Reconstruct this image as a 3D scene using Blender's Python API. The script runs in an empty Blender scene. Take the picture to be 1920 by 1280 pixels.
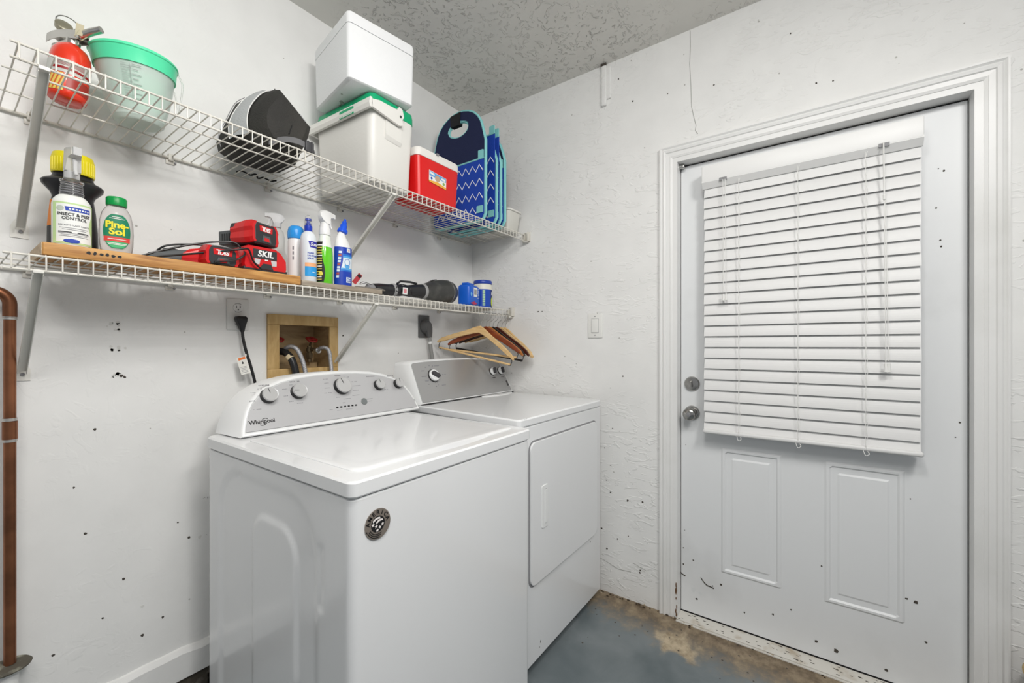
import bpy, bmesh, math, random
from mathutils import Vector, Matrix
random.seed(11)
S = bpy.context.scene
C = S.collection
PI = math.pi

# ------------------------------------------------------------ camera
cam = bpy.data.cameras.new('camera'); camo = bpy.data.objects.new('camera', cam); C.objects.link(camo)
camo.location = (-1.942, -1.70, 1.20)
camo.rotation_euler = (PI/2, 0, math.radians(35.8-90))
cam.sensor_width = 36; cam.lens = 791/1920*36; cam.shift_y = 8/1920; cam.clip_start = .02
S.camera = camo
# ------------------------------------------------------------ world, lights, exposure
w = bpy.data.worlds.new('world'); S.world = w; w.use_nodes = True
w.node_tree.nodes['Background'].inputs[0].default_value = (.93, .96, 1, 1)
w.node_tree.nodes['Background'].inputs[1].default_value = .36
S.view_settings.view_transform = 'Standard'; S.view_settings.look = 'None'
S.view_settings.exposure = 0.0; S.view_settings.gamma = 1
S.view_settings.use_curve_mapping = False
def area(name, loc, target, sx, sy, e, col=(1, .98, .95)):
    l = bpy.data.lights.new(name, 'AREA'); l.shape = 'RECTANGLE'; l.size = sx; l.size_y = sy; l.energy = e; l.color = col
    o = bpy.data.objects.new(name, l); C.objects.link(o); o.location = loc
    o.rotation_euler = (Vector(target)-Vector(loc)).to_track_quat('-Z', 'Y').to_euler(); return o

area('ceiling_lamp', (-1.40, -2.35, 2.48), (-1.3, -1.6, 0), .5, .25, 17.5)
area('near_fill', (-1.60, -1.50, 2.50), (-1.4, -1.0, 0), .4, .25, 12.5)  # added fill close to the camera, not a known fixture; power fitted to brightness
area('left_lamp', (-2.30, -1.80, 2.50), (-1.2, -.2, 1.9), .5, .3, 13)
area('front_fill', (-1.70, -2.60, 2.35), (-1.1, 0, 2.0), .5, .3, 8.5)  # added fill aimed at the upper back wall, stands for no known fixture

# ------------------------------------------------------------ materials
MATS = {}
def nd(t, kind, **kw):
    n = t.nodes.new(kind)
    for k, v in kw.items():
        if k in n.inputs: n.inputs[k].default_value = v
        else: setattr(n, k, v)
    return n
def mat(name, col, rough=.5, metal=0, trans=0, ior=1.45, bump=None, var=None, coat=0, sub=0, alpha=1, spec=.5):
    if name in MATS: return MATS[name]
    m = bpy.data.materials.new(name); m.use_nodes = True; t = m.node_tree; b = t.nodes['Principled BSDF']
    c = tuple(col)+(1,)
    b.inputs['Base Color'].default_value = c; b.inputs['Roughness'].default_value = rough
    b.inputs['Metallic'].default_value = metal; b.inputs['Transmission Weight'].default_value = trans
    b.inputs['IOR'].default_value = ior; b.inputs['Coat Weight'].default_value = coat; b.inputs['Alpha'].default_value = alpha
    b.inputs['Specular IOR Level'].default_value = spec
    if bump or var:
        tc = nd(t, 'ShaderNodeTexCoord')
    if var:
        c2, sc, lo, hi = var
        n = nd(t, 'ShaderNodeTexNoise', Scale=sc, Detail=6.0); t.links.new(tc.outputs['Object'], n.inputs['Vector'])
        r = nd(t, 'ShaderNodeMapRange'); r.inputs[1].default_value = lo; r.inputs[2].default_value = hi
        t.links.new(n.outputs['Fac'], r.inputs[0])
        mx = nd(t, 'ShaderNodeMix', data_type='RGBA'); mx.inputs[6].default_value = c; mx.inputs[7].default_value = tuple(c2)+(1,)
        t.links.new(r.outputs[0], mx.inputs[0]); t.links.new(mx.outputs[2], b.inputs['Base Color'])
    if bump:
        sc, st = bump
        n = nd(t, 'ShaderNodeTexNoise', Scale=sc, Detail=5.0); t.links.new(tc.outputs['Object'], n.inputs['Vector'])
        bp = nd(t, 'ShaderNodeBump', Strength=st, Distance=.003); t.links.new(n.outputs['Fac'], bp.inputs['Height'])
        t.links.new(bp.outputs[0], b.inputs['Normal'])
    MATS[name] = m; return m
def wood(name, c1, c2, scale=(1, 14, 14), rough=.55, ring=3.0):
    if name in MATS: return MATS[name]
    m = bpy.data.materials.new(name); m.use_nodes = True; t = m.node_tree; b = t.nodes['Principled BSDF']
    tc = nd(t, 'ShaderNodeTexCoord'); mp = nd(t, 'ShaderNodeMapping'); mp.inputs['Scale'].default_value = scale
    n = nd(t, 'ShaderNodeTexNoise', Scale=ring, Detail=7.0, Distortion=1.2)
    t.links.new(tc.outputs['Object'], mp.inputs[0]); t.links.new(mp.outputs[0], n.inputs['Vector'])
    cr = nd(t, 'ShaderNodeValToRGB'); cr.color_ramp.elements[0].position = .35; cr.color_ramp.elements[1].position = .65
    cr.color_ramp.elements[0].color = tuple(c1)+(1,); cr.color_ramp.elements[1].color = tuple(c2)+(1,)
    t.links.new(n.outputs['Fac'], cr.inputs[0]); t.links.new(cr.outputs[0], b.inputs['Base Color'])
    b.inputs['Roughness'].default_value = rough
    MATS[name] = m; return m
def plaster(name, col, strokes, bump, dirt, stretch=(1, 1, 1), dirtcol=(.30, .29, .26), rough=.75, lowdirt=0.0, big=.8, dist=.006, lo=.54, hi=.62):
    m = bpy.data.materials.new(name); m.use_nodes = True; t = m.node_tree; b = t.nodes['Principled BSDF']; L = t.links.new
    b.inputs['Roughness'].default_value = rough
    tc = nd(t, 'ShaderNodeTexCoord'); mp = nd(t, 'ShaderNodeMapping'); mp.inputs['Scale'].default_value = stretch
    L(tc.outputs['Object'], mp.inputs[0])
    # trowel strokes: ridged noise masked by large patches
    n1 = nd(t, 'ShaderNodeTexNoise', Scale=strokes, Detail=3.0, Distortion=1.6); L(mp.outputs[0], n1.inputs['Vector'])
    rg = nd(t, 'ShaderNodeMapRange', interpolation_type='SMOOTHSTEP'); rg.inputs[1].default_value = lo; rg.inputs[2].default_value = hi; L(n1.outputs['Fac'], rg.inputs[0])
    n2 = nd(t, 'ShaderNodeTexNoise', Scale=2.2, Detail=2.0); L(tc.outputs['Object'], n2.inputs['Vector'])
    r2 = nd(t, 'ShaderNodeMapRange'); r2.inputs[1].default_value = .40; r2.inputs[2].default_value = .62; L(n2.outputs['Fac'], r2.inputs[0])
    mu = nd(t, 'ShaderNodeMath', operation='MULTIPLY'); L(rg.outputs[0], mu.inputs[0]); L(r2.outputs[0], mu.inputs[1])
    n3 = nd(t, 'ShaderNodeTexNoise', Scale=9.0, Detail=6.0); L(tc.outputs['Object'], n3.inputs['Vector'])
    ad = nd(t, 'ShaderNodeMath', operation='MULTIPLY_ADD'); L(n3.outputs['Fac'], ad.inputs[0]); ad.inputs[1].default_value = big; L(mu.outputs[0], ad.inputs[2])
    bp = nd(t, 'ShaderNodeBump', Strength=bump, Distance=dist); L(ad.outputs[0], bp.inputs['Height']); L(bp.outputs[0], b.inputs['Normal'])
    # colour: faint mottling + dark flecks
    r3 = nd(t, 'ShaderNodeMapRange'); r3.inputs[1].default_value = .35; r3.inputs[2].default_value = .75; r3.inputs[4].default_value = .35; L(n3.outputs['Fac'], r3.inputs[0])
    mx = nd(t, 'ShaderNodeMix', data_type='RGBA'); mx.inputs[6].default_value = tuple(col)+(1,); mx.inputs[7].default_value = tuple(x*.86 for x in col)+(1,); L(r3.outputs[0], mx.inputs[0])
    vo = nd(t, 'ShaderNodeTexVoronoi', Scale=17.0); L(tc.outputs['Object'], vo.inputs['Vector'])
    lt = nd(t, 'ShaderNodeMath', operation='LESS_THAN'); L(vo.outputs['Distance'], lt.inputs[0]); lt.inputs[1].default_value = .055
    n4 = nd(t, 'ShaderNodeTexNoise', Scale=6.0, Detail=1.0); L(tc.outputs['Object'], n4.inputs['Vector'])
    g4 = nd(t, 'ShaderNodeMath', operation='GREATER_THAN'); L(n4.outputs['Fac'], g4.inputs[0]); g4.inputs[1].default_value = 1-dirt
    m4 = nd(t, 'ShaderNodeMath', operation='MULTIPLY'); L(lt.outputs[0], m4.inputs[0]); L(g4.outputs[0], m4.inputs[1])
    m5 = nd(t, 'ShaderNodeMath', operation='MULTIPLY'); L(m4.outputs[0], m5.inputs[0]); m5.inputs[1].default_value = .7
    mx2 = nd(t, 'ShaderNodeMix', data_type='RGBA'); L(m5.outputs[0], mx2.inputs[0]); L(mx.outputs[2], mx2.inputs[6]); mx2.inputs[7].default_value = tuple(dirtcol)+(1,)
    L(mx2.outputs[2], b.inputs['Base Color'])
    MATS[name] = m; return m
M_wallb = plaster('back wall paint', (.85, .85, .835), 16, .12, .42, (1, 1, 1))
M_wallr = plaster('right wall plaster', (.83, .83, .815), 15, .38, .50, (1, .8, 2.0))
M_ceil = plaster('knockdown ceiling', (.78, .765, .72), 26, .85, .2, (1, 1, 1), rough=.5, big=.15, dist=.009, lo=.565, hi=.625)
M_white = mat('white trim paint', (.80, .80, .79), .35, bump=(14, .08), var=((.70, .70, .68), 3, .55, .8))
M_door = mat('door paint', (.78, .795, .805), .4, var=((.62, .63, .63), 2.5, .55, .85), bump=(30, .05))
M_crack = mat('crack grey', (.42, .42, .40), .9)
M_fleck = mat('dark fleck', (.07, .06, .05), .9)
M_stain = mat('faint grey stain', (.72, .72, .69), .9)
M_enamel = mat('white enamel', (.80, .81, .82), .21, coat=.3)
M_enamel2 = mat('white appliance plastic', (.82, .83, .83), .28)
M_silver = mat('silver control panel', (.56, .56, .57), .33, metal=.35)
M_silver2 = mat('brushed dryer panel', (.42, .42, .42), .30, metal=.6)
M_black = mat('black plastic', (.012, .012, .013), .35)
M_dark = mat('dark grey plastic', (.05, .05, .055), .5)
M_grey = mat('grey plastic', (.25, .25, .26), .5)
M_print = mat('grey print', (.28, .28, .30), .6)
M_chrome = mat('satin nickel', (.42, .41, .39), .20, metal=1)
M_steel = mat('steel wire', (.6, .6, .58), .3, metal=1)
M_wire = mat('shelf coating', (.70, .68, .62), .35, var=((.54, .51, .45), 8, .5, .8))
M_bracket = mat('bracket paint', (.76, .75, .70), .35, var=((.5, .48, .42), 7, .55, .85))
M_copper = mat('copper pipe', (.34, .14, .07), .38, metal=.85, var=((.13, .055, .03), 9, .4, .7))
M_solder = mat('solder', (.55, .53, .50), .4, metal=.8)
M_flange = mat('dirty flange', (.10, .09, .07), .8, var=((.34, .33, .26), 40, .5, .7))
M_frame = wood('valve box wood', (.47, .30, .11), (.60, .41, .18), (10, 10, 3))
M_boxin = wood('valve box inner wood', (.36, .24, .12), (.50, .36, .19), (3, 3, 12))
M_board = wood('shelf board wood', (.36, .15, .035), (.62, .33, .10), (3, 40, 26), ring=2.2)
M_board2 = wood('grey board wood', (.28, .23, .18), (.42, .36, .28), (3, 30, 20))
M_red = mat('red plastic', (.62, .012, .015), .3)
M_redp = mat('bright red plastic', (.70, .008, .008), .32)

# ------------------------------------------------------------ mesh builder
def cmesh(cu):
    o = bpy.data.objects.new('tmp', cu); me = bpy.data.meshes.new_from_object(o)
    v = [x.co.copy() for x in me.vertices]; f = [tuple(p.vertices) for p in me.polygons]
    bpy.data.objects.remove(o); bpy.data.meshes.remove(me); bpy.data.curves.remove(cu)
    return v, f
ORG = {}
class MB:
    def __init__(s): s.v = []; s.f = []; s.m = []; s.s = []
    def add(s, v, f, m=0, sm=False, M=None, fn=None):
        b = len(s.v)
        for p in v:
            p = Vector(p)
            if M is not None: p = M @ p
            if fn is not None: p = Vector(fn(*p))
            s.v.append(p)
        for q in f: s.f.append(tuple(b+i for i in q)); s.m.append(m); s.s.append(sm)
        return s
    def box(s, x0, x1, y0, y1, z0, z1, m=0, r=0, seg=3, M=None):
        bm = bmesh.new(); bmesh.ops.create_cube(bm, size=1)
        for v in bm.verts: v.co = Vector(((x0+x1)/2+v.co.x*(x1-x0), (y0+y1)/2+v.co.y*(y1-y0), (z0+z1)/2+v.co.z*(z1-z0)))
        if r > 0: bmesh.ops.bevel(bm, geom=bm.edges[:], offset=r, segments=seg, profile=.5, affect='EDGES')
        s.add([v.co.copy() for v in bm.verts], [[v.index for v in f.verts] for f in bm.faces], m, r > 0, M); bm.free(); return s
    def vbox(s, x0, x1, y0, y1, z0, z1, r, m=0, seg=5, M=None, top=1.0, edge=.003):
        # rounded-corner column (vertical edges round), optional taper at the top
        cx, cy = (x0+x1)/2, (y0+y1)/2
        def ring(z, k, ins=0):
            o = []
            for (qx, qy, a0) in ((x1-r, y1-r, 0), (x0+r, y1-r, 90), (x0+r, y0+r, 180), (x1-r, y0+r, 270)):
                for i in range(seg+1):
                    a = math.radians(a0+90*i/seg); rr = max(r-ins, .0005)
                    px = qx+rr*math.cos(a); py = qy+rr*math.sin(a)
                    o.append((cx+(px-cx)*k, cy+(py-cy)*k, z))
            return o
        e = edge
        s.loft([ring(z0, 1, e), ring(z0+e, 1), ring(z1-e, top), ring(z1, top, e)], m, M=M); return s
    def loft(s, rings, m=0, sm=True, caps=True, M=None, closed=True, fn=None):
        n = len(rings[0]); v = [p for r in rings for p in r]; f = []
        for k in range(len(rings)-1):
            for i in range(n if closed else n-1):
                j = (i+1) % n; f.append((k*n+i, k*n+j, (k+1)*n+j, (k+1)*n+i))
        s.add(v, f, m, sm, M, fn)
        if caps and closed: s.add(rings[0], [tuple(range(n))[::-1]], m, False, M, fn); s.add(rings[-1], [tuple(range(n))], m, False, M, fn)
        return s
    def tube(s, pts, r, m=0, n=8, closed=False, M=None, sm=True):
        P = [Vector(p) for p in pts]; N = len(P); rs = r if isinstance(r, (list, tuple)) else [r]*N
        T = []
        for i in range(N):
            a = P[(i-1) % N] if (closed or i > 0) else P[i]; b = P[(i+1) % N] if (closed or i < N-1) else P[i]
            T.append((b-a).normalized() if (b-a).length > 1e-9 else Vector((0, 0, 1)))
        u = T[0].orthogonal().normalized(); rings = []
        for i in range(N):
            u = (u-T[i]*u.dot(T[i])); u = u.normalized() if u.length > 1e-6 else T[i].orthogonal().normalized()
            w_ = T[i].cross(u)
            rings.append([P[i]+(u*math.cos(2*PI*k/n)+w_*math.sin(2*PI*k/n))*rs[i] for k in range(n)])
        if closed: rings.append(rings[0])
        s.loft(rings, m, sm, not closed, M); return s
    def lathe(s, prof, c=(0, 0, 0), n=32, m=0, sx=1, sy=1, M=None, sm=True, a0=0):
        rings = [[(c[0]+max(r, 1e-5)*math.cos(a0+2*PI*k/n)*sx, c[1]+max(r, 1e-5)*math.sin(a0+2*PI*k/n)*sy, c[2]+z) for k in range(n)] for r, z in prof]
        s.loft(rings, m, sm, True, M); return s
    def shape(s, loops, depth=.001, M=None, m=0, fn=None, bev=0):
        cu = bpy.data.curves.new('c', 'CURVE'); cu.dimensions = '2D'; cu.fill_mode = 'BOTH'; cu.extrude = depth/2; cu.bevel_depth = bev; cu.bevel_resolution = 1
        for lp in loops:
            sp = cu.splines.new('POLY'); sp.points.add(len(lp)-1); sp.use_cyclic_u = True
            for i, p in enumerate(lp): sp.points[i].co = (p[0], p[1], 0, 1)
        v, f = cmesh(cu); s.add(v, f, m, False, M, fn); return s
    def text(s, t, size, M=None, m=0, depth=.0004, fn=None, align='CENTER', bold=0, sx=1.0, shear=0):
        cu = bpy.data.curves.new('t', 'FONT'); cu.body = t; cu.size = size; cu.align_x = align; cu.align_y = 'CENTER'
        cu.extrude = depth/2; cu.offset = bold*size; cu.resolution_u = 3; cu.shear = shear
        v, f = cmesh(cu)
        v = [(p.x*sx, p.y, p.z) for p in v]
        s.add(v, f, m, False, M, fn); return s
    def quad(s, a, b, c, d_, m=0, M=None): s.add([a, b, c, d_], [(0, 1, 2, 3)], m, False, M); return s
    def build(s, name, mats, parent=None, loc=None, local=False):
        me = bpy.data.meshes.new(name)
        org = Vector((0, 0, 0))
        if not local:
            if parent is not None: org = ORG[parent.name]
            elif loc is not None: org = Vector(loc)
        me.from_pydata([p-org for p in s.v], [], s.f)
        if not isinstance(mats, (list, tuple)): mats = [mats]
        for q in mats: me.materials.append(q)
        me.polygons.foreach_set('material_index', s.m); me.polygons.foreach_set('use_smooth', s.s)
        bm = bmesh.new(); bm.from_mesh(me); bmesh.ops.remove_doubles(bm, verts=bm.verts, dist=1e-6); bmesh.ops.recalc_face_normals(bm, faces=bm.faces)
        bm.to_mesh(me); bm.free(); me.update()
        if any(s.s): me.set_sharp_from_angle(angle=math.radians(38))
        o = bpy.data.objects.new(name, me); C.objects.link(o)
        if parent is not None: o.parent = parent; ORG[o.name] = ORG[parent.name].copy()
        else:
            if loc is not None: o.location = loc
            ORG[o.name] = Vector(loc) if loc is not None else Vector((0, 0, 0))
        return o
def tag(o, label=None, cat=None, group=None, kind=None):
    if label: o['label'] = label
    if cat: o['category'] = cat
    if group: o['group'] = group
    if kind: o['kind'] = kind
    return o
def thing(name, label, cat, loc=(0, 0, 0), rotz=0, group=None):
    o = bpy.data.objects.new(name, None); C.objects.link(o); o.location = loc; o.rotation_euler = (0, 0, rotz); o.empty_display_size = .05
    ORG[o.name] = Vector(loc); return tag(o, label, cat, group)
def struct(name, mb, mats, label=None, cat=None):
    o = mb.build(name, mats); o['kind'] = 'structure'
    if label: o['label'] = label; o['category'] = cat
    return o
def TRS(loc, rx=0, ry=0, rz=0):
    return Matrix.Translation(loc) @ Matrix.Rotation(rz, 4, 'Z') @ Matrix.Rotation(ry, 4, 'Y') @ Matrix.Rotation(rx, 4, 'X')
def FR(o, ux, uy):
    ux = Vector(ux).normalized(); uy = Vector(uy); uy = (uy-ux*uy.dot(ux)).normalized(); uz = ux.cross(uy)
    m = Matrix((ux, uy, uz)).transposed().to_4x4(); m.translation = Vector(o); return m
def bez(p0, p1, p2, p3, n=12):
    p0, p1, p2, p3 = map(Vector, (p0, p1, p2, p3))
    return [p0*(1-t)**3+p1*3*t*(1-t)**2+p2*3*t*t*(1-t)+p3*t**3 for t in [i/n for i in range(n+1)]]
def smooth_path(P, n=6):
    P = [Vector(p) for p in P]; o = []
    for i in range(len(P)-1):
        a = P[max(i-1, 0)]; b = P[i]; c = P[i+1]; d_ = P[min(i+2, len(P)-1)]
        for k in range(n):
            t = k/n; o.append(.5*((2*b)+(c-a)*t+(2*a-5*b+4*c-d_)*t*t+(3*b-a-3*c+d_)*t**3))
    o.append(P[-1]); return o
def rrect(w_, h, r, n=5, cx=0, cy=0):
    o = []
    for (qx, qy, a0) in ((w_/2-r, h/2-r, 0), (-w_/2+r, h/2-r, 90), (-w_/2+r, -h/2+r, 180), (w_/2-r, -h/2+r, 270)):
        for i in range(n+1):
            a = math.radians(a0+90*i/n); o.append((cx+qx+r*math.cos(a), cy+qy+r*math.sin(a)))
    return o
def ell(rx, ry, n=28, cx=0, cy=0): return [(cx+rx*math.cos(2*PI*i/n), cy+ry*math.sin(2*PI*i/n)) for i in range(n)]
def star(r, n=5, k=.42, cx=0, cy=0, rot=PI/2):
    return [(cx+(r if i % 2 == 0 else r*k)*math.cos(rot+PI*i/n), cy+(r if i % 2 == 0 else r*k)*math.sin(rot+PI*i/n)) for i in range(2*n)]
def blob(r, n=9, cx=0, cy=0, sx=1, sy=1): 
    return [(cx+sx*r*random.uniform(.6, 1.2)*math.cos(2*PI*i/n), cy+sy*r*random.uniform(.6, 1.2)*math.sin(2*PI*i/n)) for i in range(n)]

# ============================================================ SETTING
H = 2.574
DY0, DY1, DZ = -1.203, -2.105, 2.010       # door opening
# back wall (y = 0) with a hole for the valve box
BX0, BX1, BZ0, BZ1 = -1.146, -.930, 1.106, 1.286
b = MB()
def wallb(x0, x1, z0, z1): b.quad((x0, 0, z0), (x1, 0, z0), (x1, 0, z1), (x0, 0, z1))
wallb(-5, BX0, 0, H); wallb(BX1, 0, 0, H); wallb(BX0, BX1, 0, BZ0); wallb(BX0, BX1, BZ1, H)
b.box(-5, .2, .14, .2, 0, H)
def flecks(b, pts, M, m=1, r=.0035, sx=1, sy=1):
    for p in pts: b.shape([blob(p[2] if len(p) > 2 else r, 8, p[0], p[1], sx, sy)], .0006, M, m)
Mb = FR((0, -.0004, 0), (1, 0, 0), (0, 0, 1))
flecks(b, [(-1.657, .957, .004), (-1.60, 1.11, .005), (-1.592, 1.105, .004), (-1.677, .662, .004), (-1.594, .495, .005), (-1.74, .35, .004), (-1.55, .30, .005), (-1.70, .80, .003),
           (-1.46, .62, .003), (-1.50, .33, .004), (-1.43, .56, .004), (-.885+.02, 1.225+.02, .004), (-1.52, 2.45, .004), (-1.615, 2.52, .004), (-1.665, 2.45, .003), (-1.35, .71, .003), (-1.64, .40, .003)], Mb, 1)
for k in range(8):
    a = random.uniform(-.5, .5); b.shape([[(-1.39+.004*k+random.uniform(-.002, .002), .676+random.uniform(-.006, .006)+q*.002) for q in (0, 1)] + [(-1.388+.004*k, .675+random.uniform(-.006, .006))]], .0005, Mb, 1)
flecks(b, [(-1.611+random.gauss(0, .008), z+random.gauss(0, .007), random.uniform(.002, .006)) for z in (1.257, 1.19, 1.108) for _ in range(9)]+[(-1.55, .39, .006), (-1.40, .55, .006)], Mb, 2)
struct('wall_back', b, [M_wallb, M_fleck, M_stain])

# right wall (x = 0) with the door opening
b = MB()
def wallr(y0, y1, z0, z1): b.quad((0, y0, z0), (0, y1, z0), (0, y1, z1), (0, y0, z1))
wallr(0, DY0+.002, 0, H); wallr(DY1-.002, -5, 0, H); wallr(DY0+.002, DY1-.002, DZ+.002, H)
b.box(.14, .2, -5, .2, 0, H)
Mr = FR((-.0004, 0, 0), (0, -1, 0), (0, 0, 1))
flecks(b, [(.952, 1.055, .004), (.868, .543, .003), (.975, .467, .006), (1.047, .475, .005), (.843, .302, .005), (.871, .21, .005), (.978, .299, .003),
           (1.034, .144, .005), (1.036, .155, .004), (.89, .488, .004), (.925, .272, .004), (.89, .62, .003), (.90, .8, .003), (.86, .70, .003), (1.0, .55, .002), (.475, 1.385, .004), (.50, 1.385, .0035),
           (1.0, 2.35, .004), (.93, 2.48, .004), (1.16, 2.33, .003), (1.35, 2.3, .004), (1.62, 2.4, .003), (1.7, 2.18, .004), (1.75, 2.17, .003)], Mr, 1)
crk = [(1.255, H-.004), (1.256, 2.50), (1.253, 2.425), (1.258, 2.33), (1.261, 2.237), (1.270, 2.19), (1.279, 2.151), (1.276, 2.13), (1.286, 2.112)]
L1 = [(x-.0013, z) for x, z in crk]+[(x+.0013, z) for x, z in crk[::-1]]
b.shape([L1], .0006, Mr, 2)
for cpts in ([(2.24, 2.04), (2.25, 2.02), (2.262, 2.0), (2.26, 1.97)], [(2.235, 1.45), (2.25, 1.44), (2.255, 1.40), (2.248, 1.36)], [(2.21, 2.12), (2.25, 2.14)], [(.80, .165), (.86, .15), (.93, .13), (.99, .135)], [(1.0, .18), (1.06, .165), (1.09, .12)]):
    b.shape([[(x, z) for x, z in cpts]+[(x+.002, z-.003) for x, z in cpts[::-1]]], .0006, Mr, 2)
struct('wall_right', b, [M_wallr, M_fleck, M_crack])
# rough painted-over box at the ceiling line
b = MB(); b.box(-.016, .001, -.872, -.846, 2.37, H-.004, r=.006); b.box(-.009, .001, -.893, -.87, 2.40, H-.02, r=.004)
b.box(-.017, -.010, -.873, -.845, H-.012, H-.0005, m=1)
struct('trim_1', b, [M_wallr, M_fleck])

b = MB(); b.box(-5, .2, -5, .2, H, H+.08); struct('ceiling', b, M_ceil)

# floor: worn blue-grey paint, bare brown concrete and dirt along the right wall
m = bpy.data.materials.new('painted concrete'); m.use_nodes = True; t = m.node_tree; L = t.links.new; bs = t.nodes['Principled BSDF']; bs.inputs['Roughness'].default_value = .45
tc = nd(t, 'ShaderNodeTexCoord')
n1 = nd(t, 'ShaderNodeTexNoise', Scale=3.5, Detail=8.0, Distortion=.6); L(tc.outputs['Object'], n1.inputs['Vector'])
n2 = nd(t, 'ShaderNodeTexNoise', Scale=14.0, Detail=9.0, Roughness=.7); L(tc.outputs['Object'], n2.inputs['Vector'])
cr = nd(t, 'ShaderNodeValToRGB'); e = cr.color_ramp.elements; e[0].position = .33; e[0].color = (.10, .125, .135, 1); e[1].position = .68; e[1].color = (.21, .235, .245, 1); L(n1.outputs['Fac'], cr.inputs[0])
cb = nd(t, 'ShaderNodeValToRGB'); e = cb.color_ramp.elements; e[0].position = .36; e[0].color = (.10, .065, .035, 1); e[1].position = .66; e[1].color = (.33, .26, .17, 1); L(n2.outputs['Fac'], cb.inputs[0])
sx = nd(t, 'ShaderNodeSeparateXYZ'); L(tc.outputs['Object'], sx.inputs[0])
def mth(op, a, b_, c=None):
    n = nd(t, 'ShaderNodeMath', operation=op)
    for i, q in enumerate((a, b_, c)):
        if q is None: continue
        if isinstance(q, (int, float)): n.inputs[i].default_value = q
        else: L(q, n.inputs[i])
    return n.outputs[0]
d1 = mth('ADD', sx.outputs[0], mth('MULTIPLY_ADD', n2.outputs['Fac'], .34, -.17))
d2 = mth('ADD', d1, mth('MULTIPLY', mth('ADD', sx.outputs[1], 1.0), -.09))
mr = nd(t, 'ShaderNodeMapRange', interpolation_type='SMOOTHSTEP'); mr.inputs[1].default_value = -.23; mr.inputs[2].default_value = -.05; L(d2, mr.inputs[0])
mx = nd(t, 'ShaderNodeMix', data_type='RGBA'); L(mr.outputs[0], mx.inputs[0]); L(cr.outputs[0], mx.inputs[6]); L(cb.outputs[0], mx.inputs[7])
# bare tan patch beside the door jamb
vx = nd(t, 'ShaderNodeVectorMath', operation='DISTANCE'); vx.inputs[1].default_value = (-.165, -1.235, 0)
nv = nd(t, 'ShaderNodeTexNoise', Scale=11.0, Detail=5.0); L(tc.outputs['Object'], nv.inputs['Vector'])
vo_ = nd(t, 'ShaderNodeVectorMath', operation='MULTIPLY_ADD'); vo_.inputs[1].default_value = (.32, .32, 0); L(nv.outputs['Color'], vo_.inputs[0])
va = nd(t, 'ShaderNodeVectorMath', operation='ADD'); va.inputs[1].default_value = (-.16, -.16, 0); L(tc.outputs['Object'], va.inputs[0]); L(va.outputs[0], vo_.inputs[2]); L(vo_.outputs[0], vx.inputs[0])
mr2 = nd(t, 'ShaderNodeMapRange', interpolation_type='SMOOTHSTEP'); mr2.inputs[1].default_value = .095; mr2.inputs[2].default_value = .03; L(vx.outputs['Value'], mr2.inputs[0])
mx2 = nd(t, 'ShaderNodeMix', data_type='RGBA'); L(mr2.outputs[0], mx2.inputs[0]); L(mx.outputs[2], mx2.inputs[6]); ct = nd(t, 'ShaderNodeValToRGB'); e = ct.color_ramp.elements; e[0].position = .38; e[0].color = (.24, .18, .11, 1); e[1].position = .60; e[1].color = (.52, .43, .30, 1); L(n2.outputs['Fac'], ct.inputs[0]); L(ct.outputs[0], mx2.inputs[7])
vo2 = nd(t, 'ShaderNodeTexVoronoi', Scale=26.0); L(tc.outputs['Object'], vo2.inputs['Vector'])
fl = mth('MULTIPLY', mth('LESS_THAN', vo2.outputs['Distance'], .10), mth('GREATER_THAN', n1.outputs['Fac'], .50))
mx3 = nd(t, 'ShaderNodeMix', data_type='RGBA'); L(fl, mx3.inputs[0]); L(mx2.outputs[2], mx3.inputs[6]); mx3.inputs[7].default_value = (.05, .04, .03, 1)
L(mx3.outputs[2], bs.inputs['Base Color'])
bp = nd(t, 'ShaderNodeBump', Strength=.25, Distance=.004); L(n2.outputs['Fac'], bp.inputs['Height']); L(bp.outputs[0], bs.inputs['Normal'])
b = MB(); b.box(-5, .2, -5, .2, -.06, 0); struct('floor', b, m)

# base of the back wall: painted ledge over a dark brown strip
b = MB()
N = 60; rings = []
for i in range(N+1):
    x = -3+3*i/N; j = random.uniform(-.004, .004)
    rings.append([(x, 0, .107), (x, -.016, .107), (x, -.017+j*.3, .186+j), (x, -.006, .201+j), (x, 0, .203+j)])
b.loft(rings, 0, sm=False); struct('baseboard_back', b, M_wallb)
b = MB(); b.box(-3, -.001, -.005, 0, 0.0, .108)
for k in range(60):
    x = random.uniform(-1.9, -1.3); b.box(x, x+random.uniform(.004, .02), -.0065, -.004, random.uniform(.0, .06), random.uniform(.065, .1), m=0, r=.001)
struct('trim_2', b, mat('dark brown footing', (.075, .065, .05), .9, var=((.2, .18, .15), 25, .55, .7)))
# crumbled dirt line at the foot of the right wall
b = MB()
for k in range(170):
    y = random.uniform(-2.3, -.75); x = random.uniform(-.012, -.0) - abs(random.gauss(0, .012))*(1 if y < -1.1 else .8)
    if -1.2 > y > -2.1: x += -.005
    r = random.uniform(.0015, .005)
    b.lathe([(0, 0), (r, r*.3), (r*.6, r), (0, r*1.2)], (x, y, 0), 6, m=random.choice((0, 0, 1)), sx=1, sy=random.uniform(.8, 2))
o = b.build('dirt_crumbs', [mat('dirt', (.06, .045, .03), 1), mat('light crumbs', (.4, .33, .24), 1)])
tag(o, 'dark crumbs of dirt along the foot of the right wall and door sill', 'dirt', kind='stuff')

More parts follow.
